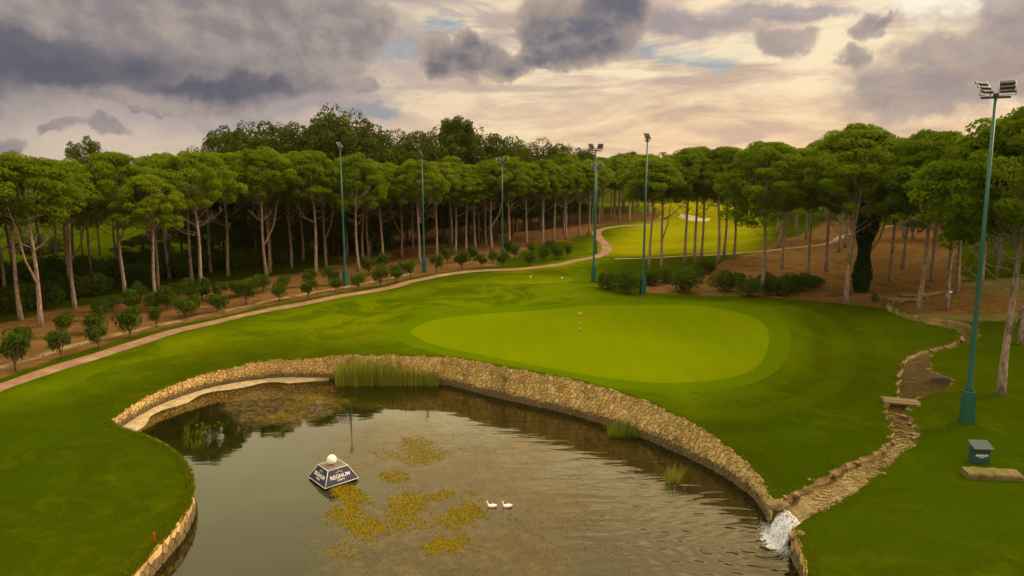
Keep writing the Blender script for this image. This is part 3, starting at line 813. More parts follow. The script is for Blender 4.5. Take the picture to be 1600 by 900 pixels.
def broad_mesh(seed, H, Rc, nclump, per, leaf, shape='round', base=.3):
    rg = np.random.default_rng(seed); rnd = random.Random(seed); c = []; r_ = []
    for k in range(nclump):
        d = rg.normal(0, 1, 3); d /= np.linalg.norm(d); rr = rg.uniform(.45, 1) ** .6
        h = .5 + .5 * d[2] * rr
        wid = {'round': 1.0, 'tall': .75 + .5 * math.sin(h * 3.14), 'spire': max(.18, 1.0 - h * .85)}[shape]
        c.append((d[0] * rr * Rc * wid, d[1] * rr * Rc * wid, H * base + (H * (1 - base) - .8) * h)); r_.append(rg.uniform(.7, 1.5) * Rc / 4.2)
    c = np.array(c); r_ = np.array(r_)
    C, d, s, tn = clump_leaves(rg, c, r_, per, leaf, .85, .6); V, Fq, tt = leaves(rg, C, d, s, .8, .55, tn)
    crown = mesh_np('tree_crown', V, Fq, {'tint': tt}); mb = MB()
    mb.tube([(0, 0, -.3), (.1, .1, H * .3), (.2, 0, H * .6), (.1, .1, H * .85)], [.32, .26, .16, .05], 8)
    for k in range(8):
        tp = Vector(c[rg.integers(0, nclump)]); st = Vector((.1, .05, H * rnd.uniform(.25, .5))); mb.tube([st, st.lerp(tp, .5) + Vector((0, 0, -.3)), tp], [.13, .09, .03], 5, False)
    return mb.mesh('tree_trunk'), crown

def bush_mesh(seed, H, Rc, stem, n, per, leaf):
    rg = np.random.default_rng(seed); c = []; r_ = []
    for k in range(n):
        d = rg.normal(0, 1, 3); d /= np.linalg.norm(d); rr = rg.uniform(.2, 1) ** .5
        c.append((d[0] * rr * Rc * .72, d[1] * rr * Rc * .72, stem + (H - stem) * (.5 + .38 * d[2] * rr))); r_.append(rg.uniform(.3, .5) * Rc)
    C, d, s, tn = clump_leaves(rg, np.array(c), np.array(r_), per, leaf, .9, .7); V, Fq, tt = leaves(rg, C, d, s, .8, .5, tn)
    crown = mesh_np('bush_foliage', V, Fq, {'tint': tt}); mb = MB()
    mb.tube([(0, 0, -.1), (.03, .02, stem * .7), (0, 0, H * .6)], [.06, .05, .02], 6)
    for k in range(5):
        th = k * 1.26; mb.tube([(0, 0, stem * .7), (math.cos(th) * Rc * .3, math.sin(th) * Rc * .3, stem + (H - stem) * .3), (math.cos(th) * Rc * .5, math.sin(th) * Rc * .5, H * .75)], [.03, .022, .01], 4, False)
    return mb.mesh('bush_stem'), crown

PINES = [pine_mesh(11, 17.5, 4.7, 5.2, 96, 160, .15, 16, low=.8), pine_mesh(12, 17.0, 4.4, 4.8, 88, 160, .15, 16, fork=True, low=.8), pine_mesh(13, 18.0, 5.0, 5.6, 104, 160, .15, 22, low=.8),
         pine_mesh(14, 16.8, 4.2, 4.7, 82, 160, .15, 12, low=.6), pine_mesh(15, 17.6, 4.5, 5.8, 96, 160, .15, 14, low=1.5), pine_mesh(16, 17.2, 4.0, 5.0, 80, 160, .15, 10, low=.8)]
BIG = [pine_mesh(31, 18.5, 5.4, 6.6, 135, 220, .15, 14, low=1.4), pine_mesh(32, 18.0, 5.0, 6.2, 125, 220, .15, 16, fork=True, low=1.4), pine_mesh(33, 19.0, 5.6, 7.2, 145, 220, .15, 12, low=1.6)]
BROAD = [broad_mesh(21, 24, 6.2, 120, 110, .25), broad_mesh(22, 25, 5.4, 110, 110, .25, 'tall', .2), broad_mesh(23, 27, 4.6, 100, 110, .25, 'spire', .2), broad_mesh(24, 22, 6.6, 120, 110, .26, 'round', .22)]
CIT = [bush_mesh(41 + k, h, w, st, 15, 90, .10) for k, (h, w, st) in enumerate([(2.1, 1.0, .5), (2.4, 1.15, .45), (1.8, 1.05, .4), (2.6, .95, .5)])]
SHR = [bush_mesh(51 + k, h, w, .1, 24, 120, .13) for k, (h, w) in enumerate([(2.4, 1.9), (2.8, 2.2), (2.1, 2.0)])]

def plant(kind, name, names, mats, x, y, label, cat, group=None, rz=None, s=1., sx=None, z=None):
    tr, cr = kind
    o = empty(name, (x, y, Z1(x, y) if z is None else z), random.uniform(0, 6.28) if rz is None else rz, label, cat, group, s)
    if sx: o.scale = (sx, sx, s)
    link(names[0], tr, mats[0], o); link(names[1], cr, mats[1], o)
    return o
ORD = ['first', 'second', 'third', 'fourth', 'fifth', 'sixth', 'seventh', 'eighth', 'ninth', 'tenth', 'eleventh', 'twelfth', 'thirteenth', 'fourteenth', 'fifteenth', 'sixteenth', 'seventeenth', 'eighteenth', 'nineteenth',
       'twentieth', 'twenty-first', 'twenty-second', 'twenty-third', 'twenty-fourth', 'twenty-fifth', 'twenty-sixth', 'twenty-seventh', 'twenty-eighth', 'twenty-ninth', 'thirtieth']
taken = []
PN = ('trunk', 'crown')
# ---- front row of the left wood: (base px, base py, top py)
frontL = [(65, 510, 240), (118, 482, 250), (195, 472, 236), (248, 452, 262), (300, 442, 246), (358, 432, 236), (416, 435, 230), (455, 418, 250), (495, 428, 234), (560, 424, 240), (568, 411, 262), (598, 414, 252), (628, 403, 260), (655, 412, 250),
          (682, 405, 252), (712, 398, 254), (729, 396, 262), (742, 392, 256), (768, 391, 250), (795, 388, 244), (822, 385, 254), (848, 382, 250), (866, 378, 262), (884, 374, 256), (905, 370, 254), (921, 368, 250), (10, 475, 262)]
GL = 'umbrella pines along the front of the left wood'
for i, (px, py, ty) in enumerate(sorted(frontL)):
    p = at(px, py); dist = p[1]; d = pdir(px, ty); top = CAMZ + d[2] / d[1] * dist; H = top - p[2] + .2
    k = i % len(PINES); nomH = [17.5, 17.0, 18.0, 16.8, 17.6, 17.2][k]; s = H / nomH
    plant(PINES[k], 'pine_tree', PN, (M_bark, M_pine), p[0], p[1], f'umbrella pine in the front row of the left wood, {ORD[i]} from the left', 'pine tree', GL, s=s, sx=max(.82, min(1.05, s)))
    taken.append((p[0], p[1]))
# ---- right: individually placed trees
rightT = [(1015, 420, 245, 'P', 'slim umbrella pine just right of the taller green floodlight mast beside the far fairway'), (1033, 418, 248, 'P', 'leaning pine of the close pair right of the single-headed mast'),
          (1070, 412, 232, 'P', 'straight pine on the far fairway edge, left tree of the group of three'), (1086, 410, 228, 'P', 'middle pine of the group of three before the bright far fairway'), (1096, 405, 236, 'P', 'right pine of the group of three before the bright far fairway'),
          (1121, 412, 228, 'P', 'thick-stemmed pine behind the dark bushes, left of the big forked pine'), (1132, 402, 238, 'P', 'thin pine close behind the thick-stemmed one near the pale path'), (1147, 405, 232, 'P', 'pine standing next to the pale path left of the big forked pine'),
          (1190, 461, 222, 'B', 'big forked pine with pale bare trunk standing among the dark bushes'), (1262, 440, 228, 'P', 'shaded pine on the bare earth between the forked pine and the ivy-clad one'),
          (1323, 474, 196, 'B', 'large pale-trunked pine beside the ivy-clad tree at the lawn edge'), (1436, 487, 205, 'B', 'pale-trunked pine on the bank just left of where the stream leaves the wood'), (1478, 484, 222, 'P', 'slightly leaning pine right of the stream head'),
          (1566, 617, 172, 'B', 'nearest large pine, on the lawn right of the green floodlight mast'), (1597, 538, 165, 'B', 'pine cut by the right edge of the picture behind the nearest pine'), (1494, 458, 235, 'P', 'brown-stemmed pine behind the leaning one at the stream'),
          (1222, 420, 250, 'P', 'dim pine in the shade behind the dark bushes'), (1390, 440, 215, 'P', 'pine in the shade behind the stream culvert'), (1290, 425, 212, 'P', 'tall shaded pine behind the ivy-clad tree'), (1455, 440, 212, 'P', 'tall pine in the wood above the stream head'), (1530, 452, 210, 'P', 'pine behind the near mast in the right wood')]
for i, (px, py, ty, kk, lab) in enumerate(rightT):
    p = at(px, py); d = pdir(px, ty); H = CAMZ + d[2] / d[1] * p[1] - p[2] + .2
    lib = BIG if kk == 'B' else PINES; k = i % len(lib); nom = ([18.5, 18.0, 19.0] if kk == 'B' else [17.5, 17.0, 18.0, 16.8, 17.6, 17.2])[k]; s = H / nom
    plant(lib[k], 'pine_tree', PN, (M_bark, M_pine), p[0], p[1], lab, 'pine tree', None, s=s, sx=max(.8, min(1.1, s)))
    taken.append((p[0], p[1]))
# ivy-clad tree
p = at(1345, 456)
iv = plant(BIG[1], 'ivy_clad_pine', PN, (M_bark, M_pine), p[0], p[1], 'dark tree whose trunk is wrapped in ivy from the ground up', 'tree', None, s=.98); taken.append((p[0], p[1]))
rg = np.random.default_rng(5)
n = 7000; z = rg.uniform(0, 11, n); th = rg.uniform(0, 6.28, n); wv = .75 + .35 * np.sin(z * .9) + .1 * z * .6
C = np.stack([wv * np.cos(th) * rg.uniform(.6, 1, n), wv * np.sin(th) * rg.uniform(.6, 1, n), z], 1); Nn = np.stack([np.cos(th), np.sin(th), .3 + 0 * th], 1)
V, Fq, tt = leaves(rg, C, Nn, rg.uniform(.1, .2, n), .5, .6, rg.random(n)); link('ivy', mesh_np('ivy', V, Fq, {'tint': tt}), M_ivy, iv)

# ---- the body of the woods
def proj(x, y, z):
    v = np.array([x, y, z - CAMZ]); f = v[1] * math.cos(PITCH) - v[2] * math.sin(PITCH); u = v[1] * math.sin(PITCH) + v[2] * math.cos(PITCH)
    return 800 + F * v[0] / f, 450 - F * u / f
def zone(x, y):
    px = proj(x, y, Z1(x, y) + 9)[0]
    for lim, w in ((120, 'at the far left edge'), (260, 'left of the leafy pair of tall tops'), (400, 'well left of the leftmost mast'), (540, 'just left of the leftmost mast'), (663, 'between the two left masts'), (785, 'left of the distant mast'), (925, 'just left of the twin-headed mast'), (1010, 'between the two bush-side masts'), (1190, 'behind the group of three pines'), (1345, 'left of the ivy-clad tree'), (1510, 'left of the nearest mast')):
        if px < lim: return w
    return 'right of the nearest mast'
def fill(poly, n, gap, lab, grp, lib, names=PN, mats=(M_bark, M_pine), sc=(.9, 1.05), cat='pine tree', name='pine_tree', seed=1, avoid=()):
    rnd = random.Random(seed); lo = poly.min(0); hi = poly.max(0); cnt = 0; tries = 0; cand = []
    while len(cand) < 6000 and tries < 60000:
        tries += 1; x = rnd.uniform(lo[0], hi[0]); y = rnd.uniform(lo[1], hi[1])
        if inside(poly, np.array([x]), np.array([y]))[0]: cand.append((x, y))
    for x, y in cand:
        if cnt >= n: break
        if any((x - a) ** 2 + (y - b) ** 2 < gap * gap for a, b in taken): continue
        if any(inside(q, np.array([x]), np.array([y]))[0] for q in avoid): continue
        o = plant(rnd.choice(lib), name, names, mats, x, y, lab + ' ' + zone(x, y), cat, grp, s=rnd.uniform(*sc), rz=rnd.uniform(0, 6.28)); taken.append((x, y)); cnt += 1
    return cnt
A = np.array
woodL1 = A([(-47, 68), (-30, 92), (-14, 115), (0, 133), (14, 152), (6, 168), (-20, 150), (-45, 130), (-62, 108), (-78, 84), (-78, 62), (-60, 55)], float)
woodL2 = A([(-78, 62), (-62, 108), (-45, 130), (-20, 150), (6, 168), (18, 196), (-10, 200), (-50, 180), (-66, 150), (-85, 120), (-110, 92), (-110, 62)], float)
c1 = fill(woodL1, 64, 4.8, 'inner pine of the left wood', 'pines inside the left wood', PINES, seed=3)
openL = A([(-46, 97), (-230, 97), (-230, 300), (-143, 300)], float)
c2 = fill(woodL2, 62, 5.0, 'deep shaded pine of the left wood', 'pines deep in the left wood', PINES, seed=4, avoid=(openL,))
# right wood, leaving the far fairway open
corr = poly_at([(1010, 420), (945, 400), (1000, 352), (1015, 318), (1190, 316), (1180, 395), (1100, 400)])
woodR = A([(38, 92), (44, 118), (50, 150), (58, 190), (85, 215), (140, 200), (150, 150), (130, 100), (95, 74), (70, 72), (55, 80)], float)
c3 = fill(woodR, 88, 5.6, 'pine on bare ground', 'pines inside the right wood', PINES, seed=6, avoid=(corr, pathB, soilR[:0] if False else corr), sc=(.95, 1.12))
# far pines beyond the fairway
farcorr = poly_at([(950, 398), (950, 380), (990, 358), (1018, 335), (1022, 316), (1190, 316), (1180, 395), (1100, 400)])
farP = A([(14, 190), (60, 236), (120, 236), (120, 262), (30, 268), (-40, 250), (-60, 215), (-10, 205)], float)
c4 = fill(farP, 40, 6.5, 'distant pine beyond the far fairway', 'far pines beyond the fairway', PINES, seed=8, avoid=(corr,), sc=(.9, 1.05))
gapP = poly_at([(926, 366), (1012, 362), (1016, 330), (930, 330)])
gapP = A([(16, 172), (34, 172), (44, 196), (58, 232), (30, 240), (8, 200)], float)
c4 += fill(gapP, 34, 4.2, 'distant pine at the end of the red path', 'pines at the end of the red path', PINES, seed=18, avoid=(farcorr, pathA), sc=(.92, 1.06))
print('pines', c1, c2, c3, c4)

# ---- taller broadleaf trees rising behind the left wood: (px, top py, depth, kind, width scale)
tall = [(110, 214, 118, 1, .55), (137, 205, 120, 1, .6), (300, 232, 120, 0, .7), (330, 196, 122, 1, .62), (352, 188, 128, 1, .8), (385, 192, 122, 0, .85), (425, 190, 128, 3, .9), (455, 182, 125, 1, .9), (492, 176, 130, 1, .9), (520, 168, 124, 0, .9),
        (552, 176, 128, 0, .95), (585, 203, 128, 3, .9), (622, 206, 130, 0, .9), (650, 203, 134, 3, .9), (700, 168, 140, 2, .9), (712, 163, 138, 2, .8), (728, 170, 141, 2, .85), (690, 200, 138, 0, .95), (745, 200, 140, 0, .9), (775, 207, 142, 3, .9),
        (800, 215, 146, 0, .85), (850, 218, 160, 0, .95), (880, 224, 168, 3, .9), (905, 226, 172, 1, .8), (922, 226, 175, 1, .7), (20, 238, 130, 0, .8), (820, 226, 160, 3, .8)]
TN = ['narrow', 'bushy', 'pointed', 'rounded', 'open-crowned', 'dense']
for i, (px, ty, dep, k, w) in enumerate(sorted(tall)):
    d = pdir(px, ty); x = d[0] / d[1] * dep; top = CAMZ + d[2] / d[1] * dep; z = Z1(x, dep); nom = [24, 25, 27, 22][k]; s = (top - z) / nom
    plant(BROAD[k], 'broadleaf_tree', PN, (M_bark2, M_broad), x, dep, f'tall dark broadleaf tree rising behind the left wood, {ORD[i]} counting from the left', 'tree', 'tall trees behind the left wood', s=s, sx=w * max(s, .8))

# ---- young citrus trees in rows along the path
row1 = [(25, 580), (96, 560), (154, 545), (204, 527), (245, 512), (290, 497), (340, 489), (385, 477), (437, 470), (482, 465), (525, 456), (560, 452), (595, 447), (618, 441), (642, 435), (682, 426), (722, 420), (753, 418), (785, 417), (827, 415), (850, 410), (872, 405), (887, 402)]
row2 = [(32, 557), (102, 524), (150, 520), (157, 500), (175, 486), (210, 487), (220, 472), (245, 486), (262, 485), (275, 470), (300, 494), (300, 475), (316, 470), (345, 470), (370, 464), (395, 460), (412, 456), (445, 451), (482, 447), (520, 446), (577, 431), (601, 427), (630, 427), (700, 412), (740, 408), (770, 411), (792, 402), (805, 406), (830, 397), (860, 396)]
for rows, nm in ((row1, 'row beside the red path'), (row2, 'back row on brown earth')):
    for i, (px, py) in enumerate(sorted(rows)):
        p = at(px, py); k = random.randrange(4)
        plant(CIT[k], 'citrus_bush', ('stem', 'foliage'), (M_bark2, M_citrus), p[0], p[1], f'dark green fruit bush in the {nm}, {ORD[i]} from the left', 'bush', 'young fruit bushes beside the path', s=random.uniform(.9, 1.38))
# ---- dark bushes before the right wood
bp = [(950, 452, .95), (978, 459, 1.05), (1015, 446, .9), (1040, 442, .9), (1069, 457, 1.1), (1086, 440, .9), (1101, 428, 1.), (1130, 455, .95), (1150, 447, .8), (1168, 463, 1.), (1213, 462, 1.), (1234, 456, .95), (1254, 454, .8), (1270, 449, .7), (1198, 452, .8)]
for i, (px, py, s) in enumerate(sorted(bp)):
    p = at(px, py)
    plant(SHR[i % 3], 'dark_bush', ('stem', 'foliage'), (M_bark2, M_citrus), p[0], p[1], f'rounded dark green bush before the right wood, {ORD[i]} from the left', 'bush', 'rounded bushes before the right wood', s=s * .95)
# ---- undergrowth at the left, under the trees
ug = [(5, 470, 1.5), (30, 486, 1.3), (50, 465, 1.6), (75, 480, 1.2), (90, 455, 1.6), (110, 468, 1.3), (135, 450, 1.5), (150, 462, 1.2), (170, 440, 1.4), (215, 447, 1.3), (235, 438, 1.4), (262, 430, 1.3), (282, 432, 1.2), (310, 425, 1.3), (335, 420, 1.2), (368, 420, 1.1), (392, 415, 1.1), (440, 412, 1.1),
      (20, 440, 1.1), (70, 432, 1.0), (125, 425, 1.0), (200, 420, 1.0), (250, 415, 1.0), (320, 408, 1.2), (380, 402, 1.5), (430, 400, 1.4), (470, 402, 1.3), (520, 395, 1.4), (560, 393, 1.3), (10, 455, 1.3), (600, 388, 1.2)]
for i, (px, py, s) in enumerate(sorted(ug)):
    p = at(px, py)
    lab = (f'sprawling olive green shrub under the left pines, {ORD[i]} from the left' if i < 30 else 'last and rightmost low shrub under the left pines')
    plant(SHR[i % 3], 'shrub', ('stem', 'foliage'), (M_bark2, M_shrub), p[0], p[1], lab, 'shrub', 'undergrowth shrubs under the left pines', s=s)
# ---- shaded leafy trees under the canopy of the left wood
us = [(250, 118, 8), (285, 124, 9), (318, 112, 8), (350, 126, 10), (380, 116, 8), (408, 124, 9), (430, 112, 9), (452, 128, 10), (478, 118, 9), (500, 130, 10), (522, 120, 9), (545, 134, 10), (568, 124, 9), (590, 136, 10), (612, 128, 9), (636, 142, 10), (660, 134, 9), (684, 146, 10), (708, 140, 9), (730, 152, 10), (756, 148, 9), (780, 160, 10), (806, 156, 9), (830, 168, 10), (856, 166, 9), (880, 178, 10), (904, 180, 9),
      (225, 104, 6), (60, 108, 5)]
for i, (px, dep, h) in enumerate(sorted(us)):
    d = pdir(px, 400); x = d[0] / d[1] * dep; k = i % 4
    o = plant(BROAD[k], 'understory_tree', PN, (M_bark2, M_shrub), x, dep, f'low shaded leafy tree between the trunks of the left wood, {ORD[min(i, 29)] if i < 30 else ORD[0] + " from the right end, not"} from the left' if i < 30 else f'low shaded leafy tree at the right end of the left wood, {ORD[len(us) - 1 - i]} from its end', 'tree', 'shaded trees between the trunks', s=h / [24, 25, 27, 22][k], sx=.62)
# ---- small young conifer, right
p = at(1367, 472); plant(broad_mesh(71, 1.9, .55, 18, 60, .07, 'spire', .05), 'young_conifer', PN, (M_bark2, M_tuft), p[0], p[1], 'knee-high bright green young conifer on brown earth near the stream culvert', 'conifer')
# ---- far woodland, one mass
rg = np.random.default_rng(77); Cs = []; Ds = []; Ss = []; Ts = []; mbt = MB()
def mass(n, xr, yr, Hh, leaf=.55):
    for _ in range(n):
        x = rg.uniform(*xr); y = rg.uniform(*yr); z = Z1(x, y); H = rg.uniform(*Hh); c = []; r_ = []
        for k in range(16):
            u = math.sqrt(rg.random()); th = rg.uniform(0, 6.28); c.append((x + u * 4.5 * math.cos(th), y + u * 4.5 * math.sin(th), z + H - 1 - 3.5 * u * u - rg.uniform(0, 1.5))); r_.append(rg.uniform(1.2, 2.1))
        C, d, s, tn = clump_leaves(rg, np.array(c), np.array(r_), 26, leaf); Cs.append(C); Ds.append(d); Ss.append(s); Ts.append(tn)
        mbt.tube([(x, y, z - .3), (x, y, z + H - 4)], [.3, .2], 5, False)
mass(150, (-330, 330), (262, 330), (15, 20)); mass(80, (-420, -175), (60, 260), (15, 19)); mass(55, (152, 330), (60, 262), (17, 22))
V, Fq, tt = leaves(rg, np.vstack(Cs), np.vstack(Ds), np.concatenate(Ss), .55, .6, np.concatenate(Ts))
fw = tag(link('far_woodland', mesh_np('far_woodland', V, Fq, {'tint': tt}), M_pine), 'mass of far-off trees closing the view behind both woods', 'woodland', kind='stuff')
link('trunks', mbt.mesh('trunks'), M_bark2, fw)

HAZE = .00005
hm = bpy.data.materials.new('thin_haze'); hm.use_nodes = True; ht = NT(hm.node_tree); ht.n.clear(); ho_ = ht.new('ShaderNodeOutputMaterial'); hv = ht.new('ShaderNodeVolumePrincipled')
hv.inputs['Color'].default_value = (1, .86, .6, 1); hv.inputs['Density'].default_value = HAZE; hv.inputs['Anisotropy'].default_value = .35; ht.l.new(hv.outputs[0], ho_.inputs[1])
mb = MB(); mb.box((0, 180, 15), (1200, 560, 46)); tag(mb.build('haze', hm), kind='stuff')
# ------------------------------------------------------------------ floodlight masts
def paint(name, a, rough=.45, metal=0., var=.25):
    m, t, out = material(name); p = t.obj(); n = t.noise(p, 1.7, 5, .65)
    principled(t, out, t.mix(t.rng(n, .35, .7, 0, var * 2), a, tuple(v * .55 for v in a)), rough, t.bump(t.noise(p, 30, 2), .05, .01), .4, metal); return m
M_polegreen = paint('mast_green_paint', (.012, .085, .062)); M_dark = paint('dark_metal', (.035, .033, .032), .5, .3); M_galv = paint('galvanised_steel', (.36, .34, .32), .45, .6)
M_lens, t, out = material('lamp_glass'); principled(t, out, (.42, .40, .36), .15, None, .6)
def mast(px, py, topx, topy, heads, label, s=1.0, rz=0., base=None):
    p = at(px, py) if base is None else np.array([base[0], base[1], Z1(*base)])
    dist = p[1]; d = pdir(topx, topy); H = CAMZ + d[2] / d[1] * dist - p[2]
    root = empty('floodlight_mast', tuple(p), rz, label, 'floodlight', 'green floodlight masts around the hole')
    mb = MB(); mb.box((0, 0, .95), (.62, .62, 2.1), bev=.12, taper=.9); mb.box((0, -.29, .9), (.3, .03, .9)); mb.build('base_cabinet', M_polegreen, root)
    mb = MB(); mb.tube([(0, 0, 1.95), (0, 0, 2.12), (0, 0, 2.5), (0, 0, H * .5), (0, 0, H - .6)], [.27, .25, .15, .115, .08], 12); mb.build('pole', M_polegreen, root)
    bw = 1.5 if heads == 2 else .55
    mb = MB(); mb.box((0, 0, H - .62), (bw, .12, .12)); mb.box((0, 0, H - .5), (.2, .2, .2)); mb.build('crossbar', M_dark, root)
    for hx, yaw in ([(-.62, .45), (.62, -.35)] if heads == 2 else [(0., .2)]):
        hb = empty('floodlight', (hx * .92, 0, H - .5), yaw, s=.88); hb.parent = root
        mb = MB()
        for sx in (-.45, .45): mb.tube([(sx, 0, 0), (sx, -.1, .3), (sx, .35, .95)], .03, 5)
        mb.tube([(-.45, 0, 0), (.45, 0, 0)], .03, 5); mb.build('bracket', M_galv, hb)
        for k in range(3):
            y = -.12 + .2 * k; z = .25 + .27 * k; sh = MB(); a_ = R(35)
            def tr(q): return (q[0], y + q[1] * math.cos(a_) - q[2] * math.sin(a_), z + q[1] * math.sin(a_) + q[2] * math.cos(a_))
            t0 = MB(); t0.box((0, 0, 0), (.82, .34, .13), bev=.2); sh.add([tr(v) for v in t0.v], t0.f); ho = sh.build('lamp_housing', M_dark, hb)
            t1 = MB(); t1.box((0, 0, -.075), (.72, .26, .02)); l1 = MB(); l1.add([tr(v) for v in t1.v], t1.f); l1.build('lens', M_lens, hb)
    return root
mast(1510, 660, 1540, 134, 2, 'nearest green floodlight mast, on the lawn between the stream and the big pine', rz=-.15).rotation_euler[1] = -.02
mast(1004, 460, 1010, 212, 1, 'green floodlight mast with a single lamp head among the bushes behind the putting green', rz=.2)
mast(927, 441, 938, 228, 2, 'green floodlight mast with twin lamp heads left of the bushes behind the green')
mast(0, 0, 931, 258, 2, 'far floodlight mast seen just behind the twin-headed mast', base=(at(930, 396)[0], at(930, 396)[1]))
mast(663, 425, 663, 240, 1, 'green floodlight mast beside the path before the middle of the left wood', rz=1.4)
mast(540, 446, 530, 226, 1, 'green floodlight mast by the fruit bushes, leftmost of all masts', rz=1.0)
mast(785, 407, 784, 249, 2, 'distant floodlight mast at the wood edge behind the far bushes')

# ------------------------------------------------------------------ lettering
def text_mb(s, size, bold=0.0):
    cu = bpy.data.curves.new('lettering', 'FONT'); cu.body = s; cu.size = size; cu.align_x = 'CENTER'; cu.align_y = 'CENTER'; cu.offset = bold; cu.extrude = .004; cu.resolution_u = 3
    ob = bpy.data.objects.new('lettering', cu); COL.objects.link(ob); bpy.context.view_layer.update()
    me = bpy.data.meshes.new_from_object(ob.evaluated_get(bpy.context.evaluated_depsgraph_get()))
    v = [tuple(q.co) for q in me.vertices]; f = [tuple(q.vertices) for q in me.polygons]
    bpy.data.objects.remove(ob); bpy.data.meshes.remove(me); return v, f
M_white = paint('white_paint', (.72, .70, .66), .5, 0, .08); M_navy = paint('navy_panel', (.014, .016, .040), .4, 0, .1); M_deck = paint('weathered_deck', (.16, .125, .10), .8, 0, .4)
def put_text(root, frame, lines, mat):
    o_, rx, up_, nn = frame; mb = MB()
    for s, size, dx, dy, bold in lines:
        v, f = text_mb(s, size, bold); mb.add([o_ + rx * (q[0] + dx) + up_ * (q[1] + dy) + nn * (q[2] + .012) for q in v], f)
    return mb.build('lettering', mat, root)
# floating pyramid sign
L_ = Vector(on_plane(480, 745, WZ + .1)); F_ = Vector(on_plane(510, 763, WZ + .1)); R_ = Vector(on_plane(562, 746, WZ + .1))
ctr = (L_ + R_) / 2; print('sign sides', (L_ - F_).length, (R_ - F_).length, tuple(ctr))
side = ((L_ - F_).length + (R_ - F_).length) / 2
ang = math.atan2((R_ - F_).y, (R_ - F_).x)
root = empty('floating_sign', tuple(ctr), ang, 'navy four-sided pyramid sign floating on the pond with white edges', 'sign')
hb, ht, hz = side / 2, side * .29, side * .36
cb = [Vector((sx * hb, sy * hb, 0)) for sx, sy in ((-1, -1), (1, -1), (1, 1), (-1, 1))]; ct = [Vector((sx * ht, sy * ht, hz)) for sx, sy in ((-1, -1), (1, -1), (1, 1), (-1, 1))]
mb = MB(); mb.box((0, 0, -.1), (side * .94, side * .94, .2)); mb.build('float', M_dark, root)
for k in range(4):
    mb = MB(); j = (k + 1) % 4; mb.add([cb[k], cb[j], ct[j], ct[k]], [(0, 1, 2, 3)])
    nn = (cb[j] - cb[k]).cross(ct[k] - cb[k]).normalized(); mb.add([q - nn * .03 for q in (cb[k], cb[j], ct[j], ct[k])], [(3, 2, 1, 0)]); pn = mb.build('panel', M_navy, root)
    rx = (cb[j] - cb[k]).normalized(); up_ = nn.cross(rx).normalized(); oc = (cb[k] + cb[j] + ct[k] + ct[j]) / 4
    fr = (oc, rx, up_, nn); u = side / 2.1
    tx = put_text(root, fr, [('REGNUM', .30 * u, 0, -.02 * u, .003), ('CARYA', .14 * u, 0, -.22 * u, .001)], M_white); tx.parent = pn
    mb = MB()
    for q in range(-3, 4):      # the little fan-shaped ornament over the name
        hh_ = .10 - .018 * abs(q); b0 = oc + rx * (q * .055 * u) + up_ * (.215 * u - .012 * abs(q)) + nn * .012; e0 = b0 + rx * (q * .014 * u) + up_ * (hh_ * u); mb.tube([b0, e0], .011 * u, 4)
    ob = mb.build('emblem', M_white, root); ob.parent = pn
mb = MB(); mb.add(ct, [(0, 1, 2, 3)]); mb.build('top_deck', M_deck, root)
mb = MB()
for k in range(4):
    j = (k + 1) % 4
    for a_, b_ in ((cb[k], cb[j]), (ct[k], ct[j]), (cb[k], ct[k])): mb.tube([a_, b_], .017, 6)
mb.build('edge_trim', M_white, root)
br = .27
mb = MB(); mb.sphere((0, 0, 0), br, 28, 20); m_ball = mb.mesh('ball')
m, t, out = material('dimpled_white'); p = t.obj(); vo = t.new('ShaderNodeTexVoronoi'); vo.inputs['Scale'].default_value = 14; t.l.new(p, vo.inputs['Vector'])
principled(t, out, (.78, .77, .76), .35, t.bump(t.rng(vo.outputs[0], .1, .5), .6, .03), .5); M_ball = m
c4v = Vector(ctr) + Vector((0, 0, hz + br + .06))
gb = link('giant_golf_ball', m_ball, M_ball, None, tuple(Vector(ctr) + Vector((-.05, 0, hz + br + .05)))); tag(gb, 'oversized white golf ball on top of the floating pyramid sign', 'golf ball')
mb = MB(); mb.tube([(0, 0, hz - .02), (0, 0, hz + .08)], [.12, .09], 12); mb.build('ball_tee', M_deck, root)

# tee information box, right
m, t, out = material('box_teal_paint'); principled(t, out, (.012, .06, .055), .5, None, .4); M_teal = m
p = at(1529, 722)
root = empty('information_box', tuple(p), -.08, 'small dark teal post box with a grey lid and white lettering on the right lawn', 'sign box')
mb = MB(); mb.box((0, 0, .42), (.82, .42, .84), bev=.04); mb.build('cabinet', M_teal, root)
mb = MB(); mb.add([(-.5, -.36, .80), (.5, -.36, .80), (.5, .32, 1.05), (-.5, .32, 1.05), (-.5, -.36, .86), (.5, -.36, .86), (.5, .32, 1.11), (-.5, .32, 1.11)], [(3, 2, 1, 0), (4, 5, 6, 7), (0, 1, 5, 4), (1, 2, 6, 5), (2, 3, 7, 6), (3, 0, 4, 7)]); mb.build('lid', paint('grey_lid', (.045, .065, .065), .8), root)
put_text(root, (Vector((0, -.212, .42)), Vector((1, 0, 0)), Vector((0, 0, 1)), Vector((0, -1, 0))), [('REGNUM', .15, 0, .03, .006), ('CARYA', .075, 0, -.09, .002)], M_white)
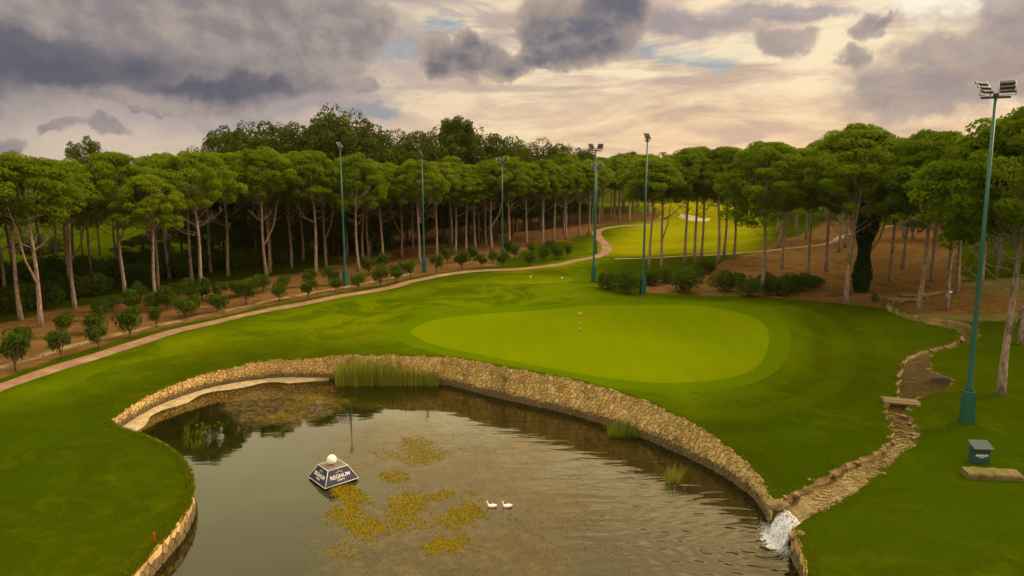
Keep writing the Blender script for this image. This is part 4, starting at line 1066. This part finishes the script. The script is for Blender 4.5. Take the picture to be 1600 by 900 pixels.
# mossy slab bench beside it
m, t, out = material('mossy_stone'); p_ = t.obj(); c = t.mix(t.rng(t.noise(p_, 2, 5, .6), .4, .62), (.10, .095, .02), (.16, .12, .055)); principled(t, out, c, .95, t.bump(t.noise(p_, 7, 4), .8, .05), .1); M_moss = m
p = at(1549, 745)
root = empty('stone_slab', tuple(p), -.16, 'long low mossy stone slab lying on the grass before the teal box', 'stone slab')
mb = MB(); rg_ = random.Random(4)
nx = 14; vs = []; fs = []
for i in range(nx + 1):
    x = -1.25 + 2.5 * i / nx; j1 = rg_.uniform(-.05, .05); j2 = rg_.uniform(-.04, .04)
    vs += [(x, -.42 + j1, -.08), (x, -.44 + j1, .22 + j2), (x, -.38 + j1, .30 + j2), (x, .36 + j2, .32 + j1 * .5), (x, .42 + j2, .24), (x, .42 + j2, -.08)]
for i in range(nx):
    for k in range(5): a = i * 6 + k; fs.append((a, a + 6, a + 7, a + 1))
fs += [(5, 4, 3, 2, 1, 0), tuple(nx * 6 + k for k in range(6))]; mb.add(vs, fs); mb.build('slab', M_moss, root)

# ------------------------------------------------------------------ flag
m, t, out = material('flag_cloth'); ch = t.new('ShaderNodeTexChecker'); ch.inputs['Scale'].default_value = 7; t.l.new(t.obj(), ch.inputs['Vector']); ch.inputs[1].default_value = (.75, .55, .02, 1); ch.inputs[2].default_value = (.03, .025, .02, 1)
principled(t, out, ch.outputs[0], .8); M_flag = m
p = at(905, 525)
root = empty('golf_flag', tuple(p), 0, 'yellow and black chequered flag on a thin pin in the putting green', 'golf flag')
mb = MB(); mb.tube([(0, 0, -.02), (0, 0, 2.15)], .015, 8); mb.build('pin', M_white, root)
mb = MB()
for z0 in (.35, .85, 1.35): mb.tube([(0, 0, z0), (0, 0, z0 + .25)], .0175, 8)
mb.build('pin_bands', M_dark, root)
vs = []; fs = []
for i in range(9):
    x = -.02 - .0 + .36 * i / 8 - .16; y = .07 * math.sin(i * 1.1); dr_ = .12 * abs(i - 4) / 4
    for z0, dy in ((2.15, 0), (1.95, .015), (1.72, .03)): vs.append((x, y + dy, z0 - dr_ * .4)); 
for i in range(8):
    for k in range(2): a = i * 3 + k; fs.append((a, a + 3, a + 4, a + 1))
mb = MB(); mb.add(vs, fs, True); fo = mb.build('flag', M_flag, root); sm = fo.modifiers.new('t', 'SOLIDIFY'); sm.thickness = .01
mb = MB(); mb.tube([(0, 0, .002), (0, 0, .012)], .07, 14); mb.build('hole_cup', M_dark, root)

# red stake
p = at(242, 852); m, t, out = material('red_paint'); principled(t, out, (.30, .03, .02), .5); 
mb = MB(); mb.tube([(0, 0, -.1), (0, 0, .58), (0, 0, .62)], [.045, .045, .02], 8); o = mb.build('marker_stake', m, None, tuple(p)); tag(o, 'short red hazard stake in the grass at the bottom left bank', 'marker stake')
# golf balls / tee markers on the back green
for (px, py, w_) in ((829, 434, 'left'), (878, 435, 'right')):
    p = at(px, py); mb = MB(); mb.sphere((0, 0, .11), .13, 10, 8); mb.tube([(0, 0, -.02), (0, 0, .05)], .06, 8); o = mb.build('tee_marker', M_white, None, tuple(p)); tag(o, f'small white ball marker at the back of the fairway, {w_} of the pair', 'marker', 'white markers behind the green')

# ------------------------------------------------------------------ plank bridge over the stream
m, t, out = material('weathered_timber'); q_ = t.v('MULTIPLY', t.obj(), (1, 7, 7)); c = t.mix(t.rng(t.noise(q_, 3, 5, .7), .35, .7), (.14, .095, .05), (.26, .18, .09)); principled(t, out, c, .85, t.bump(t.noise(q_, 6, 3), .5, .02), .2); M_timber = m
def bridge(a, b, z, n, label, w=.32, gap=.08, th=.12, name='plank_bridge'):
    a = Vector(a); b = Vector(b); d = b - a; c = (a + b) / 2; rz = math.atan2(d.y, d.x); L = d.length
    root = empty(name, (c.x, c.y, z), rz, label, 'bridge')
    for k in range(n):
        mb = MB(); mb.box((random.uniform(-.05, .05), (k - (n - 1) / 2) * (w + gap), .02 * (k % 2)), (L, w, th), bev=.08, rz=random.uniform(-.02, .02)); mb.build('plank', M_timber, root)
    for sx in (-1, 1):
        mb = MB(); mb.box((sx * (L / 2 - .15), 0, -th / 2 - .16), (.3, n * (w + gap), .32), bev=.05); mb.build('abutment', M_srock, root)
    return root
a_ = at(1379, 628); b_ = at(1436, 631); bridge(a_, b_, Z1(*((a_ + b_) / 2)[:2]) + .12, 3, 'small plank bridge crossing the stream in the middle of the right lawn')
a_ = at(1388, 470); b_ = at(1428, 470); bridge(a_, b_, Z1(*((a_ + b_) / 2)[:2]) + .15, 2, 'dark timber sleepers laid across the stream at the wood edge', .4, .5)
a_ = at(1408, 463); b_ = at(1448, 465); bridge(a_, b_, Z1(*((a_ + b_) / 2)[:2]) + .18, 2, 'second pair of timber sleepers just upstream inside the wood', .4, .3)

# ------------------------------------------------------------------ rocks along the stream and at the fall
def rock_mesh(seed, r=1.0, sc=(1, 1, .7)):
    rg = np.random.default_rng(seed); mb = MB(); mb.sphere((0, 0, 0), 1, 12, 8); V = np.array(mb.v); D = rg.normal(0, 1, (14, 3)); D /= np.linalg.norm(D, axis=1)[:, None]
    for d in D:      # facets
        k = V @ d; lim = rg.uniform(.62, .9); V = np.where((k > lim)[:, None], V - d * (k - lim)[:, None], V)
    mb.v = [tuple(v * np.array(sc) * r) for v in V]; me = mb.mesh('rock'); me.polygons.foreach_set('use_smooth', [False] * len(me.polygons)); return me
ROCKS = [rock_mesh(k) for k in range(5)]
for me in ROCKS: me.materials.append(M_srock)
rk = []
for arr in (sL, sR):
    for i in range(1, len(arr) - 2):
        if random.random() < (.45 if i < 50 else .3): rk.append((arr[i][0] + random.uniform(-.12, .12), arr[i][1] + random.uniform(-.12, .12), random.uniform(.10, .2), 'b'))
for i in range(3, 24, 2): 
    s = random.uniform(.2, .8); q = sL[i] * (1 - s) + sR[i] * s; rk.append((q[0], q[1], random.uniform(.10, .16), 'w'))
for x, y, r0, k in rk:
    idx = int(np.argmin(np.hypot(cl[:, 0] - x, cl[:, 1] - y)))
    z = Z1(x, y) - .08 if k == 'b' else swz[idx] - .05
    o = link('bank_rock' if k == 'b' else 'stream_rock', random.choice(ROCKS), None, None, (x, y, z)); o.scale = (r0 * random.uniform(1, 1.9), r0, r0); o.rotation_euler = (0, 0, random.uniform(0, 6.28))
    zn = 'between the waterfall and the plank bridge' if idx < 42 else 'between the plank bridge and the side pool' if idx < 70 else 'between the side pool and the wood' if idx < 100 else 'inside the wood'
    sd = 'left' if np.hypot(x - sL[idx][0], y - sL[idx][1]) < np.hypot(x - sR[idx][0], y - sR[idx][1]) else 'right'
    tag(o, f'tan rock on the {sd} stream bank {zn}' if k == 'b' else 'wet rock standing in the shallow stream above the fall', 'rock', 'rocks edging the stream' if k == 'b' else 'rocks in the stream')
for (px, py, r0, lab) in ((1214, 784, .55, 'big pale boulder on the left side of the waterfall where the wall ends'), (1248, 832, .5, 'big pale boulder on the right side of the waterfall'), (1468, 593, 1.0, 'broad dark brown rock at the side pool of the stream')):
    p = at(px, py); o = link('boulder', random.choice(ROCKS), None, None, (p[0], p[1], p[2] - .15)); o.scale = (r0 * 1.2, r0 * .8, r0 * .8); tag(o, lab, 'boulder')
    if px == 1468:
        o.data = o.data.copy(); o.data.materials.clear(); dk, t, out = material('dark_wet_rock'); principled(t, out, (.05, .03, .018), .7, t.bump(t.noise(t.obj(), 4, 5), .8, .1), .3); o.data.materials.append(dk)

# ------------------------------------------------------------------ waterfall
m, t, out = material('falling_water'); p = t.obj()
q = t.v('MULTIPLY', p, (6, 6, 1.2)); n = t.noise(q, 2.2, 5, .65, .3); f = t.rng(n, .34, .56)
df = t.new('ShaderNodeBsdfPrincipled'); t.put(df.inputs['Base Color'], (.55, .56, .62)); df.inputs['Roughness'].default_value = .35
tr = t.new('ShaderNodeBsdfTransparent'); t.put(tr.inputs[0], (.85, .85, .82)); mx = t.new('ShaderNodeMixShader'); t.l.new(f, mx.inputs[0]); t.l.new(tr.outputs[0], mx.inputs[1]); t.l.new(df.outputs[0], mx.inputs[2]); t.l.new(mx.outputs[0], out.inputs[0]); M_fall = m
lipA = sL[0] * .93 + sR[0] * .07; lipB = sL[0] * .07 + sR[0] * .93; flow = Vector(tuple((sL[0] + sR[0]) / 2 - (sL[5] + sR[5]) / 2) + (0,)); flow.normalize()
print('lip', lipA, lipB, flow)
V = []; Fq = []; ns = 26; nt_ = 16; rg = np.random.default_rng(9)
for layer_ in range(2):
    b = len(V)
    for i in range(ns + 1):
        s = i / ns; q = lipA * (1 - s) + lipB * s; ph_ = rg.uniform(0, 6.28)
        for j in range(nt_ + 1):
            k = j / nt_; rch = (1.25 - .12 * layer_) * k + .10 * math.sin(s * 9 + layer_ * 2) * k; z = swz[0] + .02 - layer_ * .05 - (swz[0] - WZ + .0) * k ** 1.9
            w = (s - .5) * .35 * k
            V.append((q[0] + flow.x * rch - flow.y * w * -1 + rg.uniform(-.02, .02), q[1] + flow.y * rch + flow.x * w * -1 + rg.uniform(-.02, .02), z + .03 * math.sin(s * 22 + j * .6)))
    for i in range(ns):
        for j in range(nt_): a = b + i * (nt_ + 1) + j; Fq.append((a, a + 1, a + nt_ + 2, a + nt_ + 1))
V = np.array(V); org = V.mean(0)
wf = empty('waterfall', tuple(org), 0, 'small white waterfall spilling from the stream into the pond', 'waterfall')
link('falling_sheet', mesh_np('falling_sheet', V - org, Fq, smooth=True), M_fall, wf)
n = 5200; hit = (lipA + lipB) / 2 + A([flow.x, flow.y]) * 1.25; ax = (lipB - lipA); u = rg.normal(0, .34, n); w = np.abs(rg.normal(0, .32, n))
spr = A([flow.x, flow.y]); C = np.column_stack([hit[0] + ax[0] * u + spr[0] * (w - .25), hit[1] + ax[1] * u + spr[1] * (w - .25), WZ + np.clip(rg.exponential(.10, n) * np.exp(-w * 1.2), 0, .6) + .01]) - org
V, Fq, tt = leaves(rg, C, np.tile([0, 0, 1.], (n, 1)), rg.uniform(.010, .024, n), .8, .7)
m, t, out = material('white_foam'); principled(t, out, (.6, .6, .65), .6); link('foam', mesh_np('foam', V, Fq), m, wf)
V2 = []; F2 = []; al = []
for i in range(31):
    for j in range(15):
        s_ = (i / 30 - .5) * 1.5; k = j / 14 * 1.7; q = hit + ax * s_ + spr * (k - .45); fall = max(0, 1 - math.hypot(s_ / .75, (k - .35) / 1.3))
        V2.append((q[0] - org[0], q[1] - org[1], WZ + .015 + fall * .16 * abs(math.sin(q[0] * 7 + q[1] * 5) * math.cos(q[1] * 9)) - org[2])); al.append(fall)
for i in range(30):
    for j in range(14): a = i * 15 + j; F2.append((a, a + 1, a + 16, a + 15))
m, t, out = material('churned_foam'); p = t.pos(); f = t.rng(t.m('ADD', t.m('MULTIPLY', t.attr('a'), 1.1), t.m('MULTIPLY', t.m('SUBTRACT', t.noise(p, 3.2, 7, .72, .8), .5), 1.9)), .34, .66)
df = t.new('ShaderNodeBsdfDiffuse'); t.put(df.inputs[0], (.52, .53, .58)); tr = t.new('ShaderNodeBsdfTransparent'); mx = t.new('ShaderNodeMixShader'); t.l.new(f, mx.inputs[0]); t.l.new(tr.outputs[0], mx.inputs[1]); t.l.new(df.outputs[0], mx.inputs[2]); t.l.new(mx.outputs[0], out.inputs[0])
link('splash', mesh_np('splash', V2, F2, {'a': al}, smooth=True), m, wf)
# rock face under the lip
mb = MB(); 
for k in range(6):
    s = k / 5; q = lipA * (1 - s) + lipB * s; mb.box((q[0] - flow.x * .1, q[1] - flow.y * .1, (swz[0] + WZ) / 2 - .3), (.75, .55, abs(swz[0] - WZ) + .52 + .03 * (k % 2)), rz=k * .7, bev=.1)
o = mb.build('lip_rocks', M_srock); tag(o, 'wet stone sill beneath the waterfall', 'rock sill')

# ------------------------------------------------------------------ ducks
def duck(px, py, head_up, label, rz):
    p = on_plane(px, py, WZ); root = None
    path = [(.33, 0, .17), (.27, 0, .13), (.16, 0, .09), (0, 0, .07), (-.15, 0, .08), (-.24, 0, .13), (-.27, 0, .22), (-.285, 0, .31), (-.30, 0, .37), (-.34, 0, .39), (-.38, 0, .375)]
    rad = [.012, .045, .10, .13, .115, .075, .045, .036, .05, .046, .02]
    mb = MB(); mb.tube(path, rad, 14); 
    o = mb.build('duck', M_duck, None, (p[0], p[1], WZ - .02)); o.rotation_euler = (0, 0, rz); o.scale = (.8, .8, .8); tag(o, label, 'duck', 'white ducks swimming on the pond')
    sb = o.modifiers.new('s', 'SUBSURF'); sb.levels = 1; sb.render_levels = 1
    mb = MB(); mb.tube([(-.375, 0, .378), (-.42, 0, .365), (-.45, 0, .36)], [.02, .018, .008], 8, sq=1.); mb.build('bill', M_bill, o)
    for sy in (-1, 1):
        mb = MB(); mb.tube([(-.12, sy * .10, .12), (0, sy * .125, .125), (.14, sy * .10, .14), (.27, sy * .035, .18)], [.03, .06, .05, .008], 8, sq=.6); mb.build('wing', M_duck, o)
M_duck = paint('white_feathers', (.80, .76, .70), .8, 0, .08); M_bill, t, out = material('orange_bill'); principled(t, out, (.6, .25, .05), .5)
duck(769, 792, True, 'white duck swimming in front, left one of the two', -.05); duck(793, 792, True, 'white duck following behind, right one of the two', .08)

# ------------------------------------------------------------------ pond plants
def pts_in(blobs, n, seed, soft_=.7, thr=.0):
    rg = np.random.default_rng(seed); out_ = []
    tot = sum(b[2] * b[3] for b in blobs)
    for (px, py, rx, ry) in blobs:
        k = int(n * rx * ry / tot * 2.0); a = rg.uniform(0, 6.28, k); rr = np.sqrt(rg.random(k)) * 1.15
        c0 = on_plane(px, py, WZ); ex = on_plane(px + rx, py, WZ) - c0; ey = on_plane(px, py - ry, WZ) - c0
        x = c0[0] + ex[0] * rr * np.cos(a) + ey[0] * rr * np.sin(a); y = c0[1] + ex[1] * rr * np.cos(a) + ey[1] * rr * np.sin(a)
        v = np.sin(x * 1.9 + 1.4 * np.sin(y * 1.1)) + np.sin(y * 2.3 + 1.7 * np.sin(x * .8)) + .7 * np.sin(x * 5.3 + y * 4.1) + .6 * np.sin(x * 9.1 - y * 7.3) + rg.normal(0, soft_, k)
        m_ = v + (1 - rr) * 4.6 > thr + 1.6; out_.append(np.column_stack([x[m_], y[m_]]))
    o_ = np.vstack(out_); return o_[inside(pond, o_[:, 0], o_[:, 1])], rg
M_weed = leaf_mat('pond_weed', (.12, .085, .003), (.19, .14, .004), (.27, .20, .008), .1, 0.); M_weedb = leaf_mat('drowned_weed', (.09, .060, .024), (.15, .105, .045), (.22, .165, .08), .1, 0.)
q, rg = pts_in([(655, 705, 62, 22), (616, 742, 28, 12), (552, 812, 42, 56), (535, 775, 26, 20), (636, 797, 52, 36), (726, 806, 40, 36), (683, 852, 42, 16), (690, 775, 24, 12), (490, 628, 62, 12), (440, 650, 40, 8)], 62000, 1, .8, .2)
n = len(q); V, Fq, tt = leaves(rg, np.column_stack([q, WZ + rg.uniform(-.02, .015, n)]), np.tile([0, 0, 1.], (n, 1)), rg.uniform(.02, .06, n), .35, .5, rg.random(n))
tag(link('pond_weed', mesh_np('pond_weed', V, Fq, {'tint': tt}), M_weed), 'yellow-green weed in ragged patches around the floating sign', 'water weed', kind='stuff')
q, rg = pts_in([(620, 690, 150, 62), (720, 760, 190, 90), (640, 860, 190, 80), (850, 860, 140, 70), (800, 700, 150, 50), (430, 640, 95, 30), (900, 790, 110, 60), (450, 640, 90, 24), (400, 632, 70, 20)], 110000, 2, 1.6, .3)
n = len(q); V, Fq, tt = leaves(rg, np.column_stack([q, WZ + rg.uniform(-.02, .008, n)]), np.tile([0, 0, 1.], (n, 1)), rg.uniform(.018, .04, n), .3, .5, rg.random(n))
tag(link('drowned_weed', mesh_np('drowned_weed', V, Fq, {'tint': tt}), M_weedb), 'brown weed speckling the shallow middle of the pond', 'water weed', kind='stuff')
def blades(n, px0, px1, py0, py1, h, seed, w=.03, fan=.35, plane=WZ, dens=None, bend=.35):
    rg = np.random.default_rng(seed); V = []; Fq = []; T = []
    for k in range(n):
        px = rg.uniform(px0, px1); py = rg.uniform(py0, py1)
        q = on_plane(px, py, plane); H = rg.uniform(*h) * (1 if dens is None else dens(px)); a = rg.uniform(0, 6.28); l = rg.uniform(0, bend) * H; dx, dy = math.cos(a), math.sin(a); b = len(V)
        ww = w * rg.uniform(.6, 1.3); cx, cy = -dy * ww, dx * ww
        for kk in (0, .4, .75): V += [(q[0] + dx * l * kk * kk - cx * (1 - kk * .6), q[1] + dy * l * kk * kk - cy * (1 - kk * .6), plane - .1 + H * kk), (q[0] + dx * l * kk * kk + cx * (1 - kk * .6), q[1] + dy * l * kk * kk + cy * (1 - kk * .6), plane - .1 + H * kk)]
        V += [(q[0] + dx * l, q[1] + dy * l, plane - .1 + H), (q[0] + dx * l, q[1] + dy * l, plane - .1 + H)]
        for s in range(3): Fq.append((b + 2 * s, b + 2 * s + 1, b + 2 * s + 3, b + 2 * s + 2))
        T += [rg.random()] * 8
    return np.array(V), np.array(Fq), np.array(T)
V, Fq, tt = blades(3600, 524, 686, 590, 604, (1.2, 2.4), 5, .022, dens=lambda x: .65 + .45 * math.exp(-((x - 580) / 55) ** 2))
tag(link('reed_bed', mesh_np('reed_bed', V, Fq, {'tint': tt}), M_reed), 'thick clump of green reeds growing against the far stone wall', 'reeds', kind='stuff')
for i, (a, b, c_, d_, n, h, lab) in enumerate(((950, 1000, 672, 684, 500, (.5, 1.2), 'ragged dark grass tussock at the foot of the long wall'), (1040, 1066, 746, 758, 160, (.5, 1.1), 'thin twiggy water plant standing alone in the open water before the wall'), (588, 612, 594, 602, 200, (.4, .8), 'pale dry sedge tuft beside the reeds'), (285, 330, 665, 700, 90, (.3, .6), 'sparse drowned twigs near the left end of the pond'))):
    V, Fq, tt = blades(n, a, b, c_, d_, h, 20 + i, .012, bend=1.0); tag(link('water_plant', mesh_np('water_plant', V, Fq, {'tint': tt}), M_reed), lab, 'water plant', kind='stuff')
# lily pads near the left
for (px, py) in ((300, 660), (308, 664), (317, 661), (325, 667), (336, 665), (342, 660), (505, 663)):
    q = on_plane(px, py, WZ + .012); mb = MB(); k = 12; r0 = random.uniform(.09, .15); mb.add([(r0 * math.cos(2 * math.pi * i / k) * (.4 if i == 0 else 1), r0 * math.sin(2 * math.pi * i / k), (.012 if i % 2 else 0)) for i in range(k)], [tuple(range(k))])
    o = mb.build('lily_pad', M_tuft, None, tuple(q)); tag(o, 'tiny pale lily pad floating near the left bank', 'lily pad', 'lily pads near the left bank')
# wall creepers: small plants rooted in the joints
rg = np.random.default_rng(14)
cr = []
for k in range(26):
    s = rg.uniform(FS[-1] * .42, FS[-1] * .93); h = rg.uniform(.5, 2.6)
    for _ in range(26):
        s1 = s + rg.normal(0, .16); h1 = h + rg.normal(0, .25); tz = np.interp(s1, FS, Ftop) - (WZ - .5)
        if h1 < tz: cr.append(FP3(s1, h1, .12 + abs(rg.normal(0, .05))))
cr = A(cr); V, Fq, tt = leaves(rg, cr, rg.normal(0, 1, cr.shape), rg.uniform(.04, .09, len(cr)), .5, .5, rg.random(len(cr)))
tag(link('wall_creeper', mesh_np('wall_creeper', V, Fq, {'tint': tt}), M_shrub), 'little green weeds rooted in the joints of the long wall', 'wall weeds', kind='stuff')

# ------------------------------------------------------------------ grass fringe on edges and rough tufts
rg = np.random.default_rng(33); P_ = []
def edge_pts(line, n, spread, inward):
    seg = np.linalg.norm(np.diff(line, axis=0), axis=1); S = np.concatenate([[0], np.cumsum(seg)]); s = rg.uniform(0, S[-1], n)
    d = np.gradient(line, axis=0); d /= np.linalg.norm(d, axis=1)[:, None]; nr = np.stack([-d[:, 1], d[:, 0]], 1) * inward
    x = np.interp(s, S, line[:, 0]); y = np.interp(s, S, line[:, 1]); nx = np.interp(s, S, nr[:, 0]); ny = np.interp(s, S, nr[:, 1]); o_ = np.abs(rg.normal(0, spread, n)) - .08
    return np.column_stack([x + nx * o_, y + ny * o_])
E = np.vstack([edge_pts(wallW, 9000, .18, 1), edge_pts(leftW, 9000, .25, 1), edge_pts(rightW, 1500, .25, 1), edge_pts(sL[2:], 5000, .2, 1), edge_pts(sR[2:], 5000, .2, -1)])
z = Z(E[:, 0], E[:, 1]); n = len(E); a = rg.uniform(0, 6.28, n); h = rg.uniform(.05, .17, n); w = .018
ln = np.column_stack([np.cos(a) * h * .6, np.sin(a) * h * .6, h]); sd_ = np.column_stack([-np.sin(a) * w, np.cos(a) * w, np.zeros(n)]); B = np.column_stack([E, z - .02])
V = np.stack([B - sd_, B + sd_, B + ln + sd_ * .2, B + ln - sd_ * .2], 1).reshape(-1, 3); Fq = np.arange(4 * n).reshape(n, 4)
tag(link('edge_grass', mesh_np('edge_grass', V, Fq, {'tint': np.repeat(rg.random(n), 4)}), M_tuft), 'longer grass fringing the tops of the walls and the stream banks', 'grass', kind='stuff')
# low scrub on the dry bank at the right and weeds in the orchard
def scatter(poly, n, seed):
    rg = np.random.default_rng(seed); lo, hi = poly.min(0), poly.max(0); q = rg.uniform(lo, hi, (n, 2)); return q[inside(poly, q[:, 0], q[:, 1])], rg
orch = np.vstack([poly_at([(0, 590), (200, 525), (400, 478), (600, 446), (780, 414), (780, 400), (600, 420), (400, 455), (200, 495), (0, 540)])])
q1, rg = scatter(orch, 9000, 3); q2, _ = scatter(poly_at([(1450, 495), (1480, 450), (1590, 435), (1620, 480), (1540, 500)]), 9000, 4)
q = np.vstack([q1, q2]); v = np.sin(q[:, 0] * .9 + 2 * np.sin(q[:, 1] * .4)) + np.sin(q[:, 1] * .8 + q[:, 0] * .3) + rg.normal(0, .4, len(q)); q = q[v > .75]
n = len(q); C = np.column_stack([q, Z(q[:, 0], q[:, 1]) + rg.uniform(.02, .22, n)]); V, Fq, tt = leaves(rg, C, np.tile([0, 0, .6], (n, 1)), rg.uniform(.06, .16, n), .9, .45, rg.random(n))
tag(link('ground_weeds', mesh_np('ground_weeds', V, Fq, {'tint': tt}), M_shrub), 'scattered low weeds on the bare earth of the orchard and the dry bank', 'weeds', kind='stuff')
